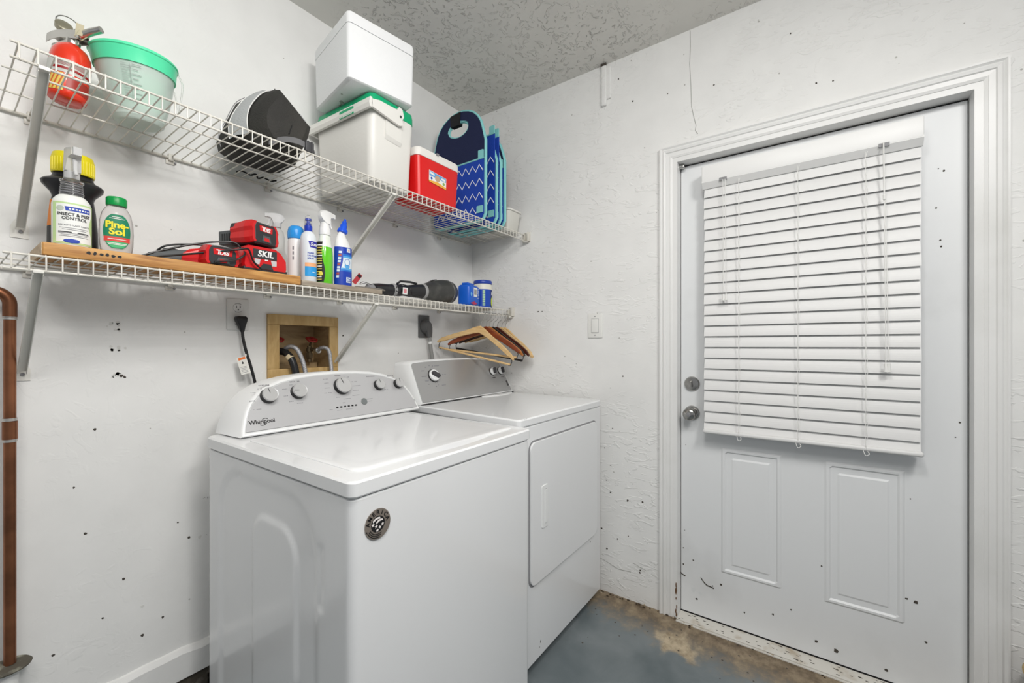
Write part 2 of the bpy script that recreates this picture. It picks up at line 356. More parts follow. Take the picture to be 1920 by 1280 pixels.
# ------------------------------------------------------------ door
def casing(b):
    # stepped moulding profile (offset outward, projection)
    prof = [(0, .0), (0, .010), (.009, .013), (.011, .010), (.025, .011), (.028, .015), (.037, .017), (.043, .013), (.049, .018), (.054, .018), (.057, .004), (.057, 0)]
    y0, y1, zt = DY0+.020, DY1-.020, DZ+.020
    rings = []
    for (py, pz, oy, oz) in ((y0, .0, 1, 0), (y0, zt, 1, 1), (y1, zt, -1, 1), (y1, .0, -1, 0)):
        rings.append([(-pr, py+oy*o_, pz+oz*o_) for o_, pr in prof])
    b.loft(rings, 0, sm=False)
b = MB(); casing(b); pass
for (y, z, r) in ((-1.214, .12, .009), (-1.214, .085, .004), (-1.217, .05, .005), (-1.213, .03, .006), (-1.216, .015, .006), (-1.214, .145, .006)):
    b.shape([blob(r, 9, 0, 0, .55, 2.0)], .0008, FR((-.0085, y+.016, z), (0, -1, 0), (0, 0, 1)), 1)
struct('door_frame', b, [M_white, mat('bare rotten wood', (.16, .09, .05), .9)])
b = MB()
b.box(-.008, .10, DY0+.0, DY0+.021, 0, DZ); b.box(-.008, .10, DY1-.021, DY1, 0, DZ); b.box(-.008, .10, DY1-.021, DY0+.021, DZ, DZ+.021)
b.box(.088, .10, DY0-.012, DY0, 0, DZ); b.box(.088, .10, DY1, DY1+.012, 0, DZ); b.box(.088, .10, DY1, DY0, DZ-.012, DZ)
struct('trim_3', b, M_white)
b = MB()  # sill
b.box(-.034, .10, DY1, DY0, 0.0005, .004, m=0); b.box(-.024, .10, DY1, DY0, .004, .0085, m=0, r=.002); b.box(.047, .10, DY1, DY0, .0085, .0105, m=1)
for k in range(60):
    y = random.uniform(DY1, DY0); b.shape([blob(random.uniform(.001, .004), 7, 0, 0, 2, .7)], .0006, FR((random.uniform(-.02, .04), y, .0088), (0, 1, 0), (1, 0, 0)), 2)
struct('trim_4', b, [mat('sill paint', (.66, .64, .59), .6, var=((.42, .34, .24), 12, .55, .75)), M_black, M_fleck])
# door leaf : grid with two embossed panels
door = bpy.data.objects.new('door_1', None); C.objects.link(door); door.location = (.05, (DY0+DY1)/2, 0); ORG['door_1'] = Vector(door.location); door['kind'] = 'structure'
ly0, ly1, lz0, lz1 = -1.2105, -2.0975, .025, 1.995
def dmap(b, k=1.01014):   # door plane and blind sit 2 cm deeper in the opening
    b.v = [Vector((p.x+.02, -1.70+(p.y+1.70)*k, 1.2+(p.z-1.2)*k)) for p in b.v]
pan = [(-1.372, -1.590), (-1.724, -1.948)]
def relief(y, z):
    h = 0
    for a, c in pan:
        cy, cz, hw, hh = (a+c)/2, (.240+.768)/2, (a-c)/2, (.768-.240)/2
        d_ = min(hw-abs(y-cy), hh-abs(z-cz))
        if d_ > 0:
            if d_ < .007: h = .0045*d_/.007
            elif d_ < .014: h = .0045
            elif d_ < .024: h = .0045-.0095*(d_-.014)/.010
            elif d_ < .030: h = -.005
            elif d_ < .046: h = -.005+.007*(d_-.030)/.016
            else: h = .002
    return h
ys = set([ly0, ly1]); zs = set([lz0, lz1])
st = (0, .007, .014, .024, .030, .046)
for a, c in pan:
    for q in st: ys.add(a-q); ys.add(c+q)
for q in st: zs.add(.240+q); zs.add(.768-q)
ys = sorted(ys, reverse=True); zs = sorted(zs)
v = [(.03-relief(y, z), y, z) for z in zs for y in ys]; n = len(ys)
f = [(i+j*n, i+1+j*n, i+1+(j+1)*n, i+(j+1)*n) for j in range(len(zs)-1) for i in range(n-1)]
b = MB(); b.add(v, f, 0); b.box(.031, .064, ly1, ly0, lz0, lz1)
b.box(.034, .062, -2.095, -1.212, .022, .028, m=1)
Md = FR((.0295, 0, 0), (0, -1, 0), (0, 0, 1))
flecks(b, [(2.043, 1.78, .0035), (2.03, 1.79, .002), (2.025, 1.66, .003), (2.035, 1.551, .003), (2.037, 1.53, .0035), (1.952, .33, .004), (1.975, .326, .007), (1.372, .186, .005), (1.275, .092, .005),
           (1.22, .227, .004), (1.261, .257, .003), (1.34, .17, .0025), (1.848, .521, .002), (1.962, .675, .0025), (1.22, .30, .003), (1.225, .38, .002), (1.23, .76, .002), (2.08, .95, .003), (2.07, .9, .002),
           (1.70, .08, .006), (1.76, .07, .008), (1.9, .06, .006), (1.56, .13, .004), (1.46, .10, .004), (1.62, .17, .003), (2.0, .2, .004), (1.716, .37, .003), (1.73, .55, .002), (1.575, .275, .004)], Md, 2)
for cp in ([(1.292, .193), (1.306, .176), (1.318, .167), (1.332, .166), (1.345, .163)], [(1.207, .192), (1.216, .184), (1.229, .18)]):
    b.shape([cp+[(x-.001, z-.005) for x, z in cp[::-1]]], .0006, Md, 2)
flecks(b, [(1.262, .128, .012), (1.290, .122, .008)], Md, 3)
dmap(b); b.build('door_leaf', [M_door, M_black, M_fleck, mat('door smudge', (.72, .74, .75), .5)], door)
b = MB(); b.box(.056, .085, DY1+.0003, DY0-.0003, 2.0035, 2.0095); b.box(.056, .085, DY0-.0022, DY0-.0003, .012, 2.0035); b.box(.056, .085, DY1+.0003, DY1+.0030, .012, 2.0035); b.build('gap_shade_strip', M_black, door)  # black strips set round the leaf, painting the gap's shade as solid colour
b = MB()   # glazed half of the door, behind the blind
b.box(.018, .031, -1.965, -1.345, .87, 1.90, r=.005); b.box(.0165, .019, -1.925, -1.385, .91, 1.86, m=1)
dmap(b); b.build('glazing_frame', [M_white, mat('door glass', (.35, .38, .40), .05, spec=.8)], door)
def lock(z, knob):
    b = MB(); M = FR((.03, -1.2565, z), (0, -1, 0), (0, 0, 1)) @ Matrix.Rotation(PI, 4, 'Y')
    M = Matrix.Translation((.030, -1.2565, z)) @ Matrix.Rotation(-PI/2, 4, 'Y')
    if knob:
        b.lathe([(.031, 0), (.032, .003), (.029, .008), (.014, .010), (.012, .030), (.014, .034), (.024, .038), (.0275, .047), (.027, .056), (.022, .063), (.012, .066), (0, .0662)], n=36, M=M)
        dmap(b); o = b.build('door_knob', M_chrome, door)
        b = MB(); b.lathe([(.009, .0655), (.008, .069), (0, .0695)], n=20, M=M); b.box(-.0012, .0012, -.005, .005, .069, .071, M=M); dmap(b); b.build('knob_button', M_grey, o)
    else:
        b.lathe([(.031, 0), (.032, .004), (.028, .010), (.016, .0115), (0, .0115)], n=36, M=M); dmap(b); o = b.build('deadbolt', M_chrome, door)
        b = MB(); b.box(-.014, .014, -.0035, .0035, .010, .026, r=.003, M=M @ Matrix.Rotation(.15, 4, 'Z')); dmap(b); b.build('thumb_turn', M_chrome, o)
lock(1.033, False); lock(.905, True)
b = MB(); b.box(.006, .03, -1.228, -1.206, 1.986, 2.0, r=.002); b.tube([(.004, -1.206, 1.984), (.004, -1.232, 1.984)], .005); dmap(b); b.build('sensor_catch', M_steel, door)

# ------------------------------------------------------------ window blind on the door
bl = thing('window_blind', 'closed white slatted blind hanging over the glass of the door', 'blind', (-.01, -1.648, .84))
A0, A1 = -1.311, -1.985
b = MB(); b.box(-.048, .029, A1, A0, 1.880, 1.948, r=.003)
b.loft([[(-.0475, y, 1.886), (-.0475, y, 1.8795), (-.028, y, 1.858), (-.020, y, 1.858), (-.020, y, 1.886)] for y in (A0, A1)], 0, sm=False)
for y in (-1.392, -1.886): b.box(-.0495, -.044, y-.014, y+.014, 1.874, 1.886, m=1)
dmap(b, 1.0105); b.build('headrail', [mat('blind white', (.84, .84, .83), .4), M_grey], bl)
M_slat = mat('slat white', (.76, .76, .755), .42)
pitch = .0447; NS = 23
for i in range(NS):
    zc = 1.866-pitch*(i+.5)+.002
    b = MB(); a = math.radians(75+random.uniform(-.5, .5)); rings = []
    y0_, y1_ = A0-.006+random.uniform(-.0015, .0015), A1+.005+random.uniform(-.0015, .0015)
    for y in (y0_, y1_):
        top = []; bot = []
        for k in range(7):
            s_ = -1+2*k/6; c_ = .0022*(1-s_*s_)
            for lst, off in ((top, .0012), (bot, -.0012)):
                dx = -s_*.0255*math.cos(a)-(c_+off)*math.sin(a); dz = -s_*.0255*math.sin(a)+(c_+off)*math.cos(a)*.3
                lst.append((-.022+dx, y, zc+dz))
        rings.append(top+bot[::-1])
    b.loft(rings, 0, sm=False); dmap(b, 1.0105); b.build('slat', M_slat, bl)
b = MB(); b.box(-.047, .006, A1, A0-.004, .836, .852, r=.006); dmap(b, 1.0105); b.build('bottom_rail', M_slat, bl)
M_cord = mat('cord white', (.82, .82, .80), .7)
for y in (-1.452, -1.648, -1.842):
    b = MB(); P = []
    for k in range(NS*2+1): P.append((-.0475+(.002 if k % 2 else 0), y+(.004 if k % 2 else -.001)+(.006*math.sin(k*.7)*.3), 1.87-k*pitch/2))
    b.tube(P, .0009, n=5); b.tube([(-.045, y+.004, 1.87), (-.0465, y+.004, .85)], .0008, n=5)
    b.tube(smooth_path([(-.04, y, .838), (-.05, y-.006, .828), (-.05, y+.004, .822), (-.046, y+.01, .838)]), .0011, n=5)
    dmap(b, 1.0105); b.build('ladder_cord', M_cord, bl)
b = MB(); b.tube([(-.056, -1.884, 1.885), (-.056, -1.886, 1.70)], .0022, n=8); b.lathe([(0, -.012), (.004, -.008), (.004, .008), (0, .012)], (-.056, -1.886, 1.70), 10)
b.tube([(-.056, -1.886, 1.695), (-.053, -1.890, 1.13)], .0014, n=6); b.tube([(-.056, -1.889, 1.695), (-.053, -1.897, 1.15)], .0014, n=6)
for y in (-1.890, -1.898): b.lathe([(.0035, 0), (.0055, -.028), (.0, -.030)], (-.053, y, 1.14), 12)
dmap(b, 1.0105); b.build('lift_cord', M_cord, bl)
b = MB(); b.tube([(-.052, -1.392, 1.875), (-.051, -1.394, 1.42)], .0013, n=6); b.tube([(-.052, -1.400, 1.875), (-.051, -1.404, 1.40)], .0013, n=6)
for y in (-1.394, -1.404): b.lathe([(.003, 0), (.005, -.026), (0, -.028)], (-.051, y, 1.41), 10)
dmap(b, 1.0105); b.build('tilt_cord', M_cord, bl)

# ------------------------------------------------------------ light switch
sw = thing('light_switch', 'white rocker light switch plate on the wall beside the door', 'light switch', (0, -.8105, 1.30))
b = MB(); b.box(-.006, 0, -.849, -.772, 1.239, 1.358, r=.0025)
for z in (1.345, 1.252): b.shape([ell(.0028, .0028)], .001, FR((-.0063, -.8105, z), (0, -1, 0), (0, 0, 1)), 1)
b.build('wall_plate', [mat('plate ivory', (.80, .80, .77), .35), M_grey], sw)
b = MB(); b.box(-.0105, -.005, -.828, -.793, 1.265, 1.333, r=.002); b.box(-.0068, -.0055, -.8295, -.7915, 1.2635, 1.3345, m=1); b.build('rocker', [mat('plate ivory', (0, 0, 0)), M_print], sw)

# ------------------------------------------------------------ copper pipe at the left
pp = thing('copper_pipe', 'upright brown copper pipe with an elbow at the left edge', 'pipe', (-1.820, -.052, .36))
b = MB(); PX, PY = -1.820, -.052
b.tube([(PX, PY, .40), (PX, PY, 1.30)], .0111, n=20); b.tube([(PX, PY, .965), (PX, PY, 1.010)], .0135, n=20)
b.tube([(PX, PY, 1.27), (PX, PY, 1.305)]+[(PX-.032+.032*math.cos(a), PY, 1.305+.032*math.sin(a)) for a in [k*PI/2/8 for k in range(1, 9)]]+[(PX-.06, PY, 1.337)], .0128, n=20)
b.tube([(PX-.06, PY, 1.337), (PX-.4, PY, 1.337)], .0111, n=16)
for z in (1.266, 1.011, .958): b.tube([(PX, PY, z), (PX, PY, z+.007)], .0128, m=1, n=20)
b.build('pipe_run', [M_copper, M_solder], pp)
b = MB(); b.lathe([(.0, -.004), (.038, -.006), (.040, -.002), (.036, .003), (.016, .005), (.013, .010), (0, .010)], (PX-.005, PY+.006, .392), 36, sx=1.1); b.build('floor_flange', M_flange, pp)
b = MB(); b.tube([(PX-.004, PY+.004, .386), (PX-.004, PY+.004, .10)], .020, n=20); b.build('painted_stub', M_wallb, pp)

# ============================================================ WIRE SHELVES
def shelf(label, x0, x1, D, zt, lip, longs, brackets, drop, end_label):
    t_ = thing('wire_shelf', label, 'shelf', ((x0+x1)/2, 0, zt), group=None)
    n = int((x1-x0-.02)/.0254); b = MB()
    for i in range(n+1):
        x = x0+.012+i*.0254; b.tube([(x, -.008, zt), (x, -D+.004, zt)], .0017, n=5)
    for y in longs: b.tube([(x0-.002, y, zt-.0035), (x1, y, zt-.0035)], .0023, n=6)
    b.build('wire_deck', M_wire, t_)
    b = MB()
    for i in range(n+1):
        x = x0+.012+i*.0254; b.tube([(x, -D+.006, zt+.0003), (x, -D-.001, zt-.0008), (x, -D-.0035, zt-.006), (x, -D-.0035, zt-lip+.001)], .0017, n=5)
    b.tube([(x0, -D, zt-.003), (x1, -D, zt-.003)], .0026, n=8); b.tube([(x0, -D-.001, zt-lip), (x1, -D-.001, zt-lip)], .0028, n=8)
    b.build('front_lip', M_wire, t_)
    b = MB(); b.tube([(x0-.15, -.009, zt-.004), (x1, -.009, zt-.004)], .0042, n=8); b.build('wall_rail', M_wire, t_)
    k = 0; x = x0+.065
    while x < x1-.05:
        b = MB(); b.box(x-.007, x+.007, -.013, 0, zt-.014, zt+.008, r=.002); b.box(x-.012, x+.012, -.004, 0, zt-.024, zt-.004, r=.0015)
        b.lathe([(.004, 0), (.003, .003), (0, .0035)], (0, 0, 0), 10, m=1, M=Matrix.Translation((x+.012, -.004, zt-.017)) @ Matrix.Rotation(PI/2, 4, 'X'))
        b.build('wall_clip', [M_wire, M_grey], t_); x += .30
    for bx in brackets:
        b = MB(); p0 = Vector((bx, -D+.004, zt-lip-.002)); p1 = Vector((bx, -.012, zt-drop)); w2 = .0085
        d_ = (p1-p0).normalized(); nn = Vector((1, 0, 0)).cross(d_).normalized()
        if nn.z > 0: nn = -nn
        sec = [(-w2, -.010), (-w2, 0), (w2, 0), (w2, -.010), (w2-.0015, -.010), (w2-.0015, -.0015), (-w2+.0015, -.0015), (-w2+.0015, -.010)]
        b.loft([[p+Vector((a, 0, 0))-nn*c for a, c in sec] for p in (p0, p1)], 0, sm=False)
        b.box(bx-w2, bx+w2, -D-.006, -D+.022, zt-lip-.006, zt-lip+.002, r=.001)
        b.build('support_bracket', M_bracket, t_)
        b = MB()
        b.shape([[(-.016, -.022), (.016, -.022), (.016, .008), (.011, .020), (.006, .028), (-.006, .028), (-.011, .020), (-.016, .008)]], .002, FR((bx, -.0015, zt-drop-.004), (1, 0, 0), (0, 0, 1)))
        b.shape([ell(.0042, .0042, 12)], .004, FR((bx+.002, -.0035, zt-drop-.009), (1, 0, 0), (0, 0, 1)), 1)
        b.build('bracket_plate', [M_bracket, M_grey], t_)
    b = MB()
    b.box(-.024, -.0005, -D-.022, -D-.018, zt-lip-.002, zt+.012); b.box(-.0035, -.0005, -D-.026, -D+.016, zt-lip-.002, zt+.014, r=.001)
    b.box(-.030, -.0005, -D-.018, -D+.012, zt-lip-.008, zt-lip-.004, r=.001); b.box(-.024, -.0005, -D+.008, -D+.012, zt-lip-.004, zt+.004)
    for y in (-D-.016, -D+.006): b.shape([ell(.0025, .0025, 10)], .001, FR((-.0038, y, zt+.008), (0, -1, 0), (0, 0, 1)), 1)
    b.build('end_bracket', [M_wire, M_grey], t_)
    return t_
UZ, LZ = 1.811, 1.4035
shelf('upper white wire shelf holding coolers and folded tote bags', -1.846, -.022, .400, UZ, .035, (-.268, -.134), (-1.800, -.906), .302, '')
shelf('lower white wire shelf holding cleaning bottles and red power tools', -1.848, -.022, .292, LZ, .036, (-.195, -.098), (-1.797, -.906), .270, '')
US = UZ+.0025; LS = LZ+.0025     # resting heights

# ============================================================ WASHER
WX0, WX1, WY, WB, WT = -1.442, -.754, -.940, -.180, .9225
def shearW(x, y, z): return (x, y+.022*(x-WX0), z)
wa = thing('washing_machine', 'white top-loading washing machine with five silver knobs, nearest the left', 'washing machine', (-1.09, -.56, 0))
b = MB(); r = .022; seg = 6
def wring(z, ins=0.0):
    o = []
    x0, x1, y0, y1 = WX0+.004+ins, WX1-.004-ins, WY+.004+ins, WB-ins
    for (qx, qy, a0) in ((x1-r, y1-r, 0), (x0+r, y1-r, 90)):
        for i in range(seg+1): a = math.radians(a0+90*i/seg); o.append((qx+r*math.cos(a), qy+r*math.sin(a)))
    for k in range(1, 90): o.append((x0, (y1-r)+(y0+r-(y1-r))*k/90))
    for (qx, qy, a0) in ((x0+r, y0+r, 180), (x1-r, y0+r, 270)):
        for i in range(seg+1): a = math.radians(a0+90*i/seg); o.append((qx+r*math.cos(a), qy+r*math.sin(a)))
    return [(x, y, z) for x, y in o]
def sst(e0, e1, x): t_ = min(max((x-e0)/(e1-e0), 0), 1); return t_*t_*(3-2*t_)
def sdr(y, z, y0, y1, z0, z1, rad):
    cy, cz, hw, hh = (y0+y1)/2, (z0+z1)/2, abs(y1-y0)/2-rad, (z1-z0)/2-rad
    qx, qz = abs(y-cy)-hw, abs(z-cz)-hh
    return math.hypot(max(qx, 0), max(qz, 0))+min(max(qx, qz), 0)-rad
def emb(y, z):
    h = .0045*sst(.02, -.012, sdr(y, z, -.28, -.795, -.2, .842, .12))         # broad shallow recess
    h -= .0050*sst(.008, -.008, sdr(y, z, -.485, -.712, .05, .762, .075))      # raised arch inside it
    h += .0030*sst(.006, -.004, sdr(y, z, -.808, -.826, .62, .762, .008))      # short groove
    h += .0030*sst(.006, -.004, sdr(y, z, -.400, -.412, .840, .848, .004))
    h += .0025*sst(.02, -.004, sdr(y, z, -.70, -.735, .16, .40, .015))
    return h
zz = [.03]+[.03+.851*k/110 for k in range(1, 111)]; rings = [wring(.03, .003)]
for z in zz:
    R_ = wring(z); R2 = []
    for (x, y, z_) in R_:
        if abs(x-(WX0+.004)) < 1e-6: x += emb(y, z)
        R2.append((x, y, z_))
    rings.append(R2)
rings.append(wring(.884, .003)); b.loft(rings, 0, fn=shearW)
b.build('cabinet', M_enamel, wa)
b = MB(); b.box(WX0+.01, WX1-.01, WY+.01, WB-.01, .885, .893, fn=None) if False else b.vbox(WX0+.010, WX1-.010, WY+.010, WB-.01, .880, .892, .02, 1)
b.vbox(WX0, WX1, WY, WB, .8870, WT, .020, 0, seg=8, edge=.0045)
b.v = [Vector(shearW(*p)) for p in b.v]; b.build('top_panel', [M_enamel, M_dark], wa)
for sx_ in (WX0+.06, WX1-.06):
    for sy_ in (WY+.06, WB-.06):
        b = MB(); b.lathe([(.018, 0), (.020, .006), (.012, .010), (.012, .035)], (sx_, sy_, 0), 16); b.build('levelling_foot', M_dark, wa)
# lid
b = MB(); lx0, lx1, lyf, lyb = -1.394, -.780, -.888, -.345
rings = []
def lidring(ins, z, n=8, rr=.03):
    return [(x, y, z) for x, y in [(p[0]+(lx0+lx1)/2, p[1]+(lyf+lyb)/2) for p in rrect(lx1-lx0-2*ins, lyb-lyf-2*ins, rr, n)]]
b.loft([lidring(0, .919), lidring(0, .9240), lidring(.0025, .9262), lidring(.018, .9270), lidring(.045, .9252), lidring(.06, .9248)], 0)
for x, y, s_ in ((-1.384, -.40, .003), (-1.383, -.42, .003), (-1.386, -.375, .002)): b.shape([blob(s_, 7, x, y, .6, 2)], .0006, Matrix.Translation((0, 0, .9232)), 1)
b.v = [Vector(shearW(*p)) for p in b.v]; lid = b.build('lid', [M_enamel, M_fleck], wa)
b = MB()   # finger scoop at the front of the lid
b.loft([[(x, lyf+.0005-.016*math.sin(PI*k/20), .9222) for k, x in [(k, -1.24+.30*k/20) for k in range(21)]], [(x, lyf+.012, .9266) for x in [-1.24+.30*k/20 for k in range(21)]]], 0, closed=False)
b.loft([[(x, lyf+.0005-.016*math.sin(PI*k/20), .9222) for k, x in [(k, -1.24+.30*k/20) for k in range(21)]], [(x, lyf+.002-.010*math.sin(PI*k/20), .9208) for k, x in [(k, -1.24+.30*k/20) for k in range(21)]]], 1, closed=False)
b.build('lid_grip', [M_enamel, M_grey], lid)
# console
HS = [(-1.399, .926), (-1.394, .950), (-1.386, .975), (-1.376, .999), (-1.360, 1.025), (-1.335, 1.050), (-1.300, 1.071), (-1.255, 1.0865), (-1.200, 1.0970), (-1.13, 1.1035), (-1.05, 1.1055)]
OUT = HS+[(-2.10-x, z) for x, z in HS[-2::-1]]
yf = lambda z: -.322+.45*(z-.925)
def inset(P, d_):
    n = len(P); o = []
    for i in range(n):
        a = Vector(P[i-1]); c = Vector(P[(i+1) % n]); p = Vector(P[i]); a1 = (p-a).normalized(); a2 = (c-p).normalized()
        n1_ = Vector((a1.y, -a1.x)); n2_ = Vector((a2.y, -a2.x)); nn = (n1_+n2_); nn = nn/max(nn.length_squared/2, .35)
        q = p+nn*d_; o.append((q.x, q.y))
    return o
# OUT runs left-bottom -> over the top -> right-bottom : interior is on the right hand side
IN1, IN2, IN3 = inset(OUT, .004), inset(OUT, .0085), inset(OUT, .0125)
b = MB()
back = [(x-.0, -.165, z) for x, z in [( (-1.05+(p[0]+1.05)*1.000-.012), .925+(p[1]-.925)*.985) for p in OUT]]
b.loft([back, [(x, yf(z)+.006, z) for x, z in OUT], [(x, yf(z)+.001, z) for x, z in IN1], [(x, yf(z), z) for x, z in IN2], [(x, yf(z)+.003, z) for x, z in IN3]], 0)
con = b.build('console', M_enamel2, wa)
b = MB()
FACE = [(x, z) for x, z in IN3]
n_ = Vector((0, -1, .45)).normalized(); upv = Vector((0, .45, 1)).normalized()
MF = FR((-1.05, yf(1.0)+.0005, 1.0), (1, 0, 0), upv)      # local frame on the panel : u = x+1.05, v = (z-1)*|up|
kz = math.hypot(1, .45)
def uv(x, z): return (x+1.05, (z-1.0)*kz)
b.shape([[uv(x, max(z, .940)) for x, z in FACE]], .003, MF, 0)
CPB = b
def knob(x, z, rr, ang, M_, name='knob', parent=None, cap=True):
    u_, v_ = uv(x, z); M = M_ @ Matrix.Translation((u_, v_, .002))
    b = MB(); b.lathe([(rr*1.06, 0), (rr*1.02, .004), (rr*.99, .016), (rr*.96, .0165)], n=36, M=M); k_ = b.build(name, M_black, parent)
    b = MB(); b.lathe([(rr*1.0, .0155), (rr*1.01, .019), (rr*.96, .0215), (rr*.90, .0212), (rr*.88, .0205), (0, .0205)], n=36, M=M)
    b.box(-rr*.035, rr*.035, rr*.18, rr*.88, .0205, .0212, m=1, M=M @ Matrix.Rotation(ang, 4, 'Z')); b.build('knob_cap', [mat('knob silver', (.62, .62, .62), .28, metal=.5), M_black], k_)
knob(-1.3015, 1.038, .0235, .25, MF, parent=wa); knob(-1.205, 1.042, .0235, 1.5, MF, parent=wa); knob(-1.040, 1.048, .0300, .3, MF, parent=wa)
knob(-.880, 1.041, .0205, .2, MF, parent=wa); knob(-.785, 1.039, .0195, .1, MF, parent=wa)
b = MB()
for x in (-1.077, -1.0615, -1.046, -1.031, -1.016, -1.001): u_, v_ = uv(x, .977); b.shape([rrect(.008, .0052, .001, 2, u_, v_)], .001, MF @ Matrix.Translation((0, 0, .0022)), 0)
b.build('indicator_light', M_black, wa)
b = MB(); u_, v_ = uv(-.963, .986); b.lathe([(.0125, 0), (.0125, .003), (.011, .0042), (.006, .0038), (0, .0038)], n=28, M=MF @ Matrix.Translation((u_, v_, .0015))); b.build('start_button', mat('start button grey', (.22, .24, .24), .35, metal=.4), wa)
def dash(b, x, z, w_, h=.0022, m=0, M_=None, n=None, dz=.0022):
    # rows of tiny unreadable print
    u_, v_ = uv(x, z); k = n or max(2, int(w_/.0045)); s_ = w_/k
    for i in range(k):
        if random.random() < .12: continue
        hh = h*random.uniform(.75, 1.15); b.shape([[(u_-w_/2+i*s_+s_*.08, v_-hh/2), (u_-w_/2+i*s_+s_*.78, v_-hh/2), (u_-w_/2+i*s_+s_*.78, v_+hh/2), (u_-w_/2+i*s_+s_*.08, v_+hh/2)]], .0006, (M_ or MF) @ Matrix.Translation((0, 0, dz-.0006)), m)
b = CPB
for x, z, w_ in ((-1.307, 1.072, .034), (-1.205, 1.077, .040), (-1.045, 1.088, .024), (-.905, 1.077, .038), (-.81, 1.074, .032)): dash(b, x, z, w_, .004, 1)
for x, z, w_ in ((-1.343, 1.052, .016), (-1.350, 1.028, .018), (-1.338, 1.001, .030), (-1.322, 1.062, .014), (-1.245, 1.055, .018), (-1.246, 1.033, .016), (-1.232, 1.014, .016), (-1.205, 1.006, .022), (-1.222, 1.067, .012),
                 (-1.095, 1.078, .022), (-1.095, 1.064, .018), (-1.097, 1.047, .020), (-1.098, 1.030, .028), (-1.065, 1.011, .014), (-1.030, 1.003, .030), (-.990, 1.012, .030), (-.985, 1.030, .026), (-.977, 1.046, .036), (-.985, 1.062, .026), (-1.012, 1.080, .026),
                 (-.852, 1.058, .014), (-.842, 1.041, .012), (-.848, 1.022, .018), (-.762, 1.055, .012), (-.935, .993, .026), (-.935, .985, .018), (-1.046, .990, .012), (-1.105, .972, .018), (-1.07, .967, .02), (-1.03, .967, .03)): dash(b, x, z, w_, .0024, 2)
for cx, cz, rr, n0, n1 in ((-1.040, 1.048, .036, 200, 340),): 
    pass
cp = b.build('control_panel', [M_silver, M_grey, M_print], wa)
# brand script with its swoosh
b = MB(); u_, v_ = uv(-1.336, .964)
b.text('Whirlpool', .0185, MF @ Matrix.Translation((u_+.002, v_, .0022)), 0, depth=.0006, bold=.014, sx=.98)
SW = [(.004+u_+.016*math.cos(a)*1.0, v_+.0015+.0125*math.sin(a)) for a in [math.radians(q) for q in range(60, 340, 14)]]
b.tube([MF @ Vector((u_+.0080+.0120*math.cos(a), v_+.0005+.0085*math.sin(a)+.003*math.cos(a), .0025)) for a in [math.radians(q) for q in list(range(20, 120, 10))]], .0006, n=5)
b.tube([MF @ Vector((u_+.0060+.0115*math.cos(a), v_-.003+.0085*math.sin(a)+.003*math.cos(a), .0025)) for a in [math.radians(q) for q in list(range(200, 330, 10))]], .0009, n=5)
b.build('brand_script', M_black, cp)
b = MB(); u_, v_ = uv(-.722, .966); b.text('Z', .012, MF @ Matrix.Translation((u_, v_, .0020)), 0, depth=.0006); b.build('corner_mark', M_print, cp)
# round sticker on the front of the cabinet
st_ = MB(); ME_ = FR((-1.376, WY+.0033, .818), (1, 0, 0), (0, 0, 1)); R0 = .0325
st_.shape([ell(R0, R0, 48)], .0008, ME_, 0)
T1 = ME_ @ Matrix.Translation((0, 0, .0008))
for i, ch in enumerate('AMERICA'):
    a = math.radians(168-26*i); st_.text(ch, .0125, T1 @ Matrix.Translation((R0*.76*math.cos(a), R0*.76*math.sin(a), 0)) @ Matrix.Rotation(a-PI/2, 4, 'Z'), 1, bold=.03)
st_.shape([ell(R0*.53, R0*.53, 32)], .0006, T1, 1)
def wave(y0, y1, x0, x1, k=.0025): 
    xs = [x0+(x1-x0)*i/8 for i in range(9)]; return [(x, y0+k*math.sin((x-x0)/(x1-x0)*PI)) for x in xs]+[(x, y1+k*math.sin((x-x0)/(x1-x0)*PI)) for x in xs[::-1]]
T2 = T1 @ Matrix.Translation((0, 0, .0006)) @ Matrix.Rotation(.25, 4, 'Z')
st_.shape([wave(.0085, .0125, -.011, .008)], .0004, T2, 2); st_.shape([wave(.0015, .0055, -.004, .013)], .0004, T2, 2)
for x, y in ((-.013, .001), (-.005, -.004), (.004, -.008), (.011, -.003), (-.002, -.013)): st_.shape([star(.0042, cx=x, cy=y)], .0004, T1 @ Matrix.Translation((0, 0, .0006)), 2)
for k in range(3):
    rr = R0*(.66+.11*k); st_.tube([T1 @ Vector((rr*math.cos(a), rr*math.sin(a), .0002)) for a in [math.radians(q) for q in range(205, 300-8*k, 8)]], .0008, m=1, n=4)
st_.shape([star(.0022, cx=-R0*.86, cy=-.010)], .0004, T1, 1)
st_.build('round_sticker', [mat('sticker metal', (.38, .33, .29), .3, metal=.6), M_black, mat('sticker white', (.85, .80, .78), .5)], wa)

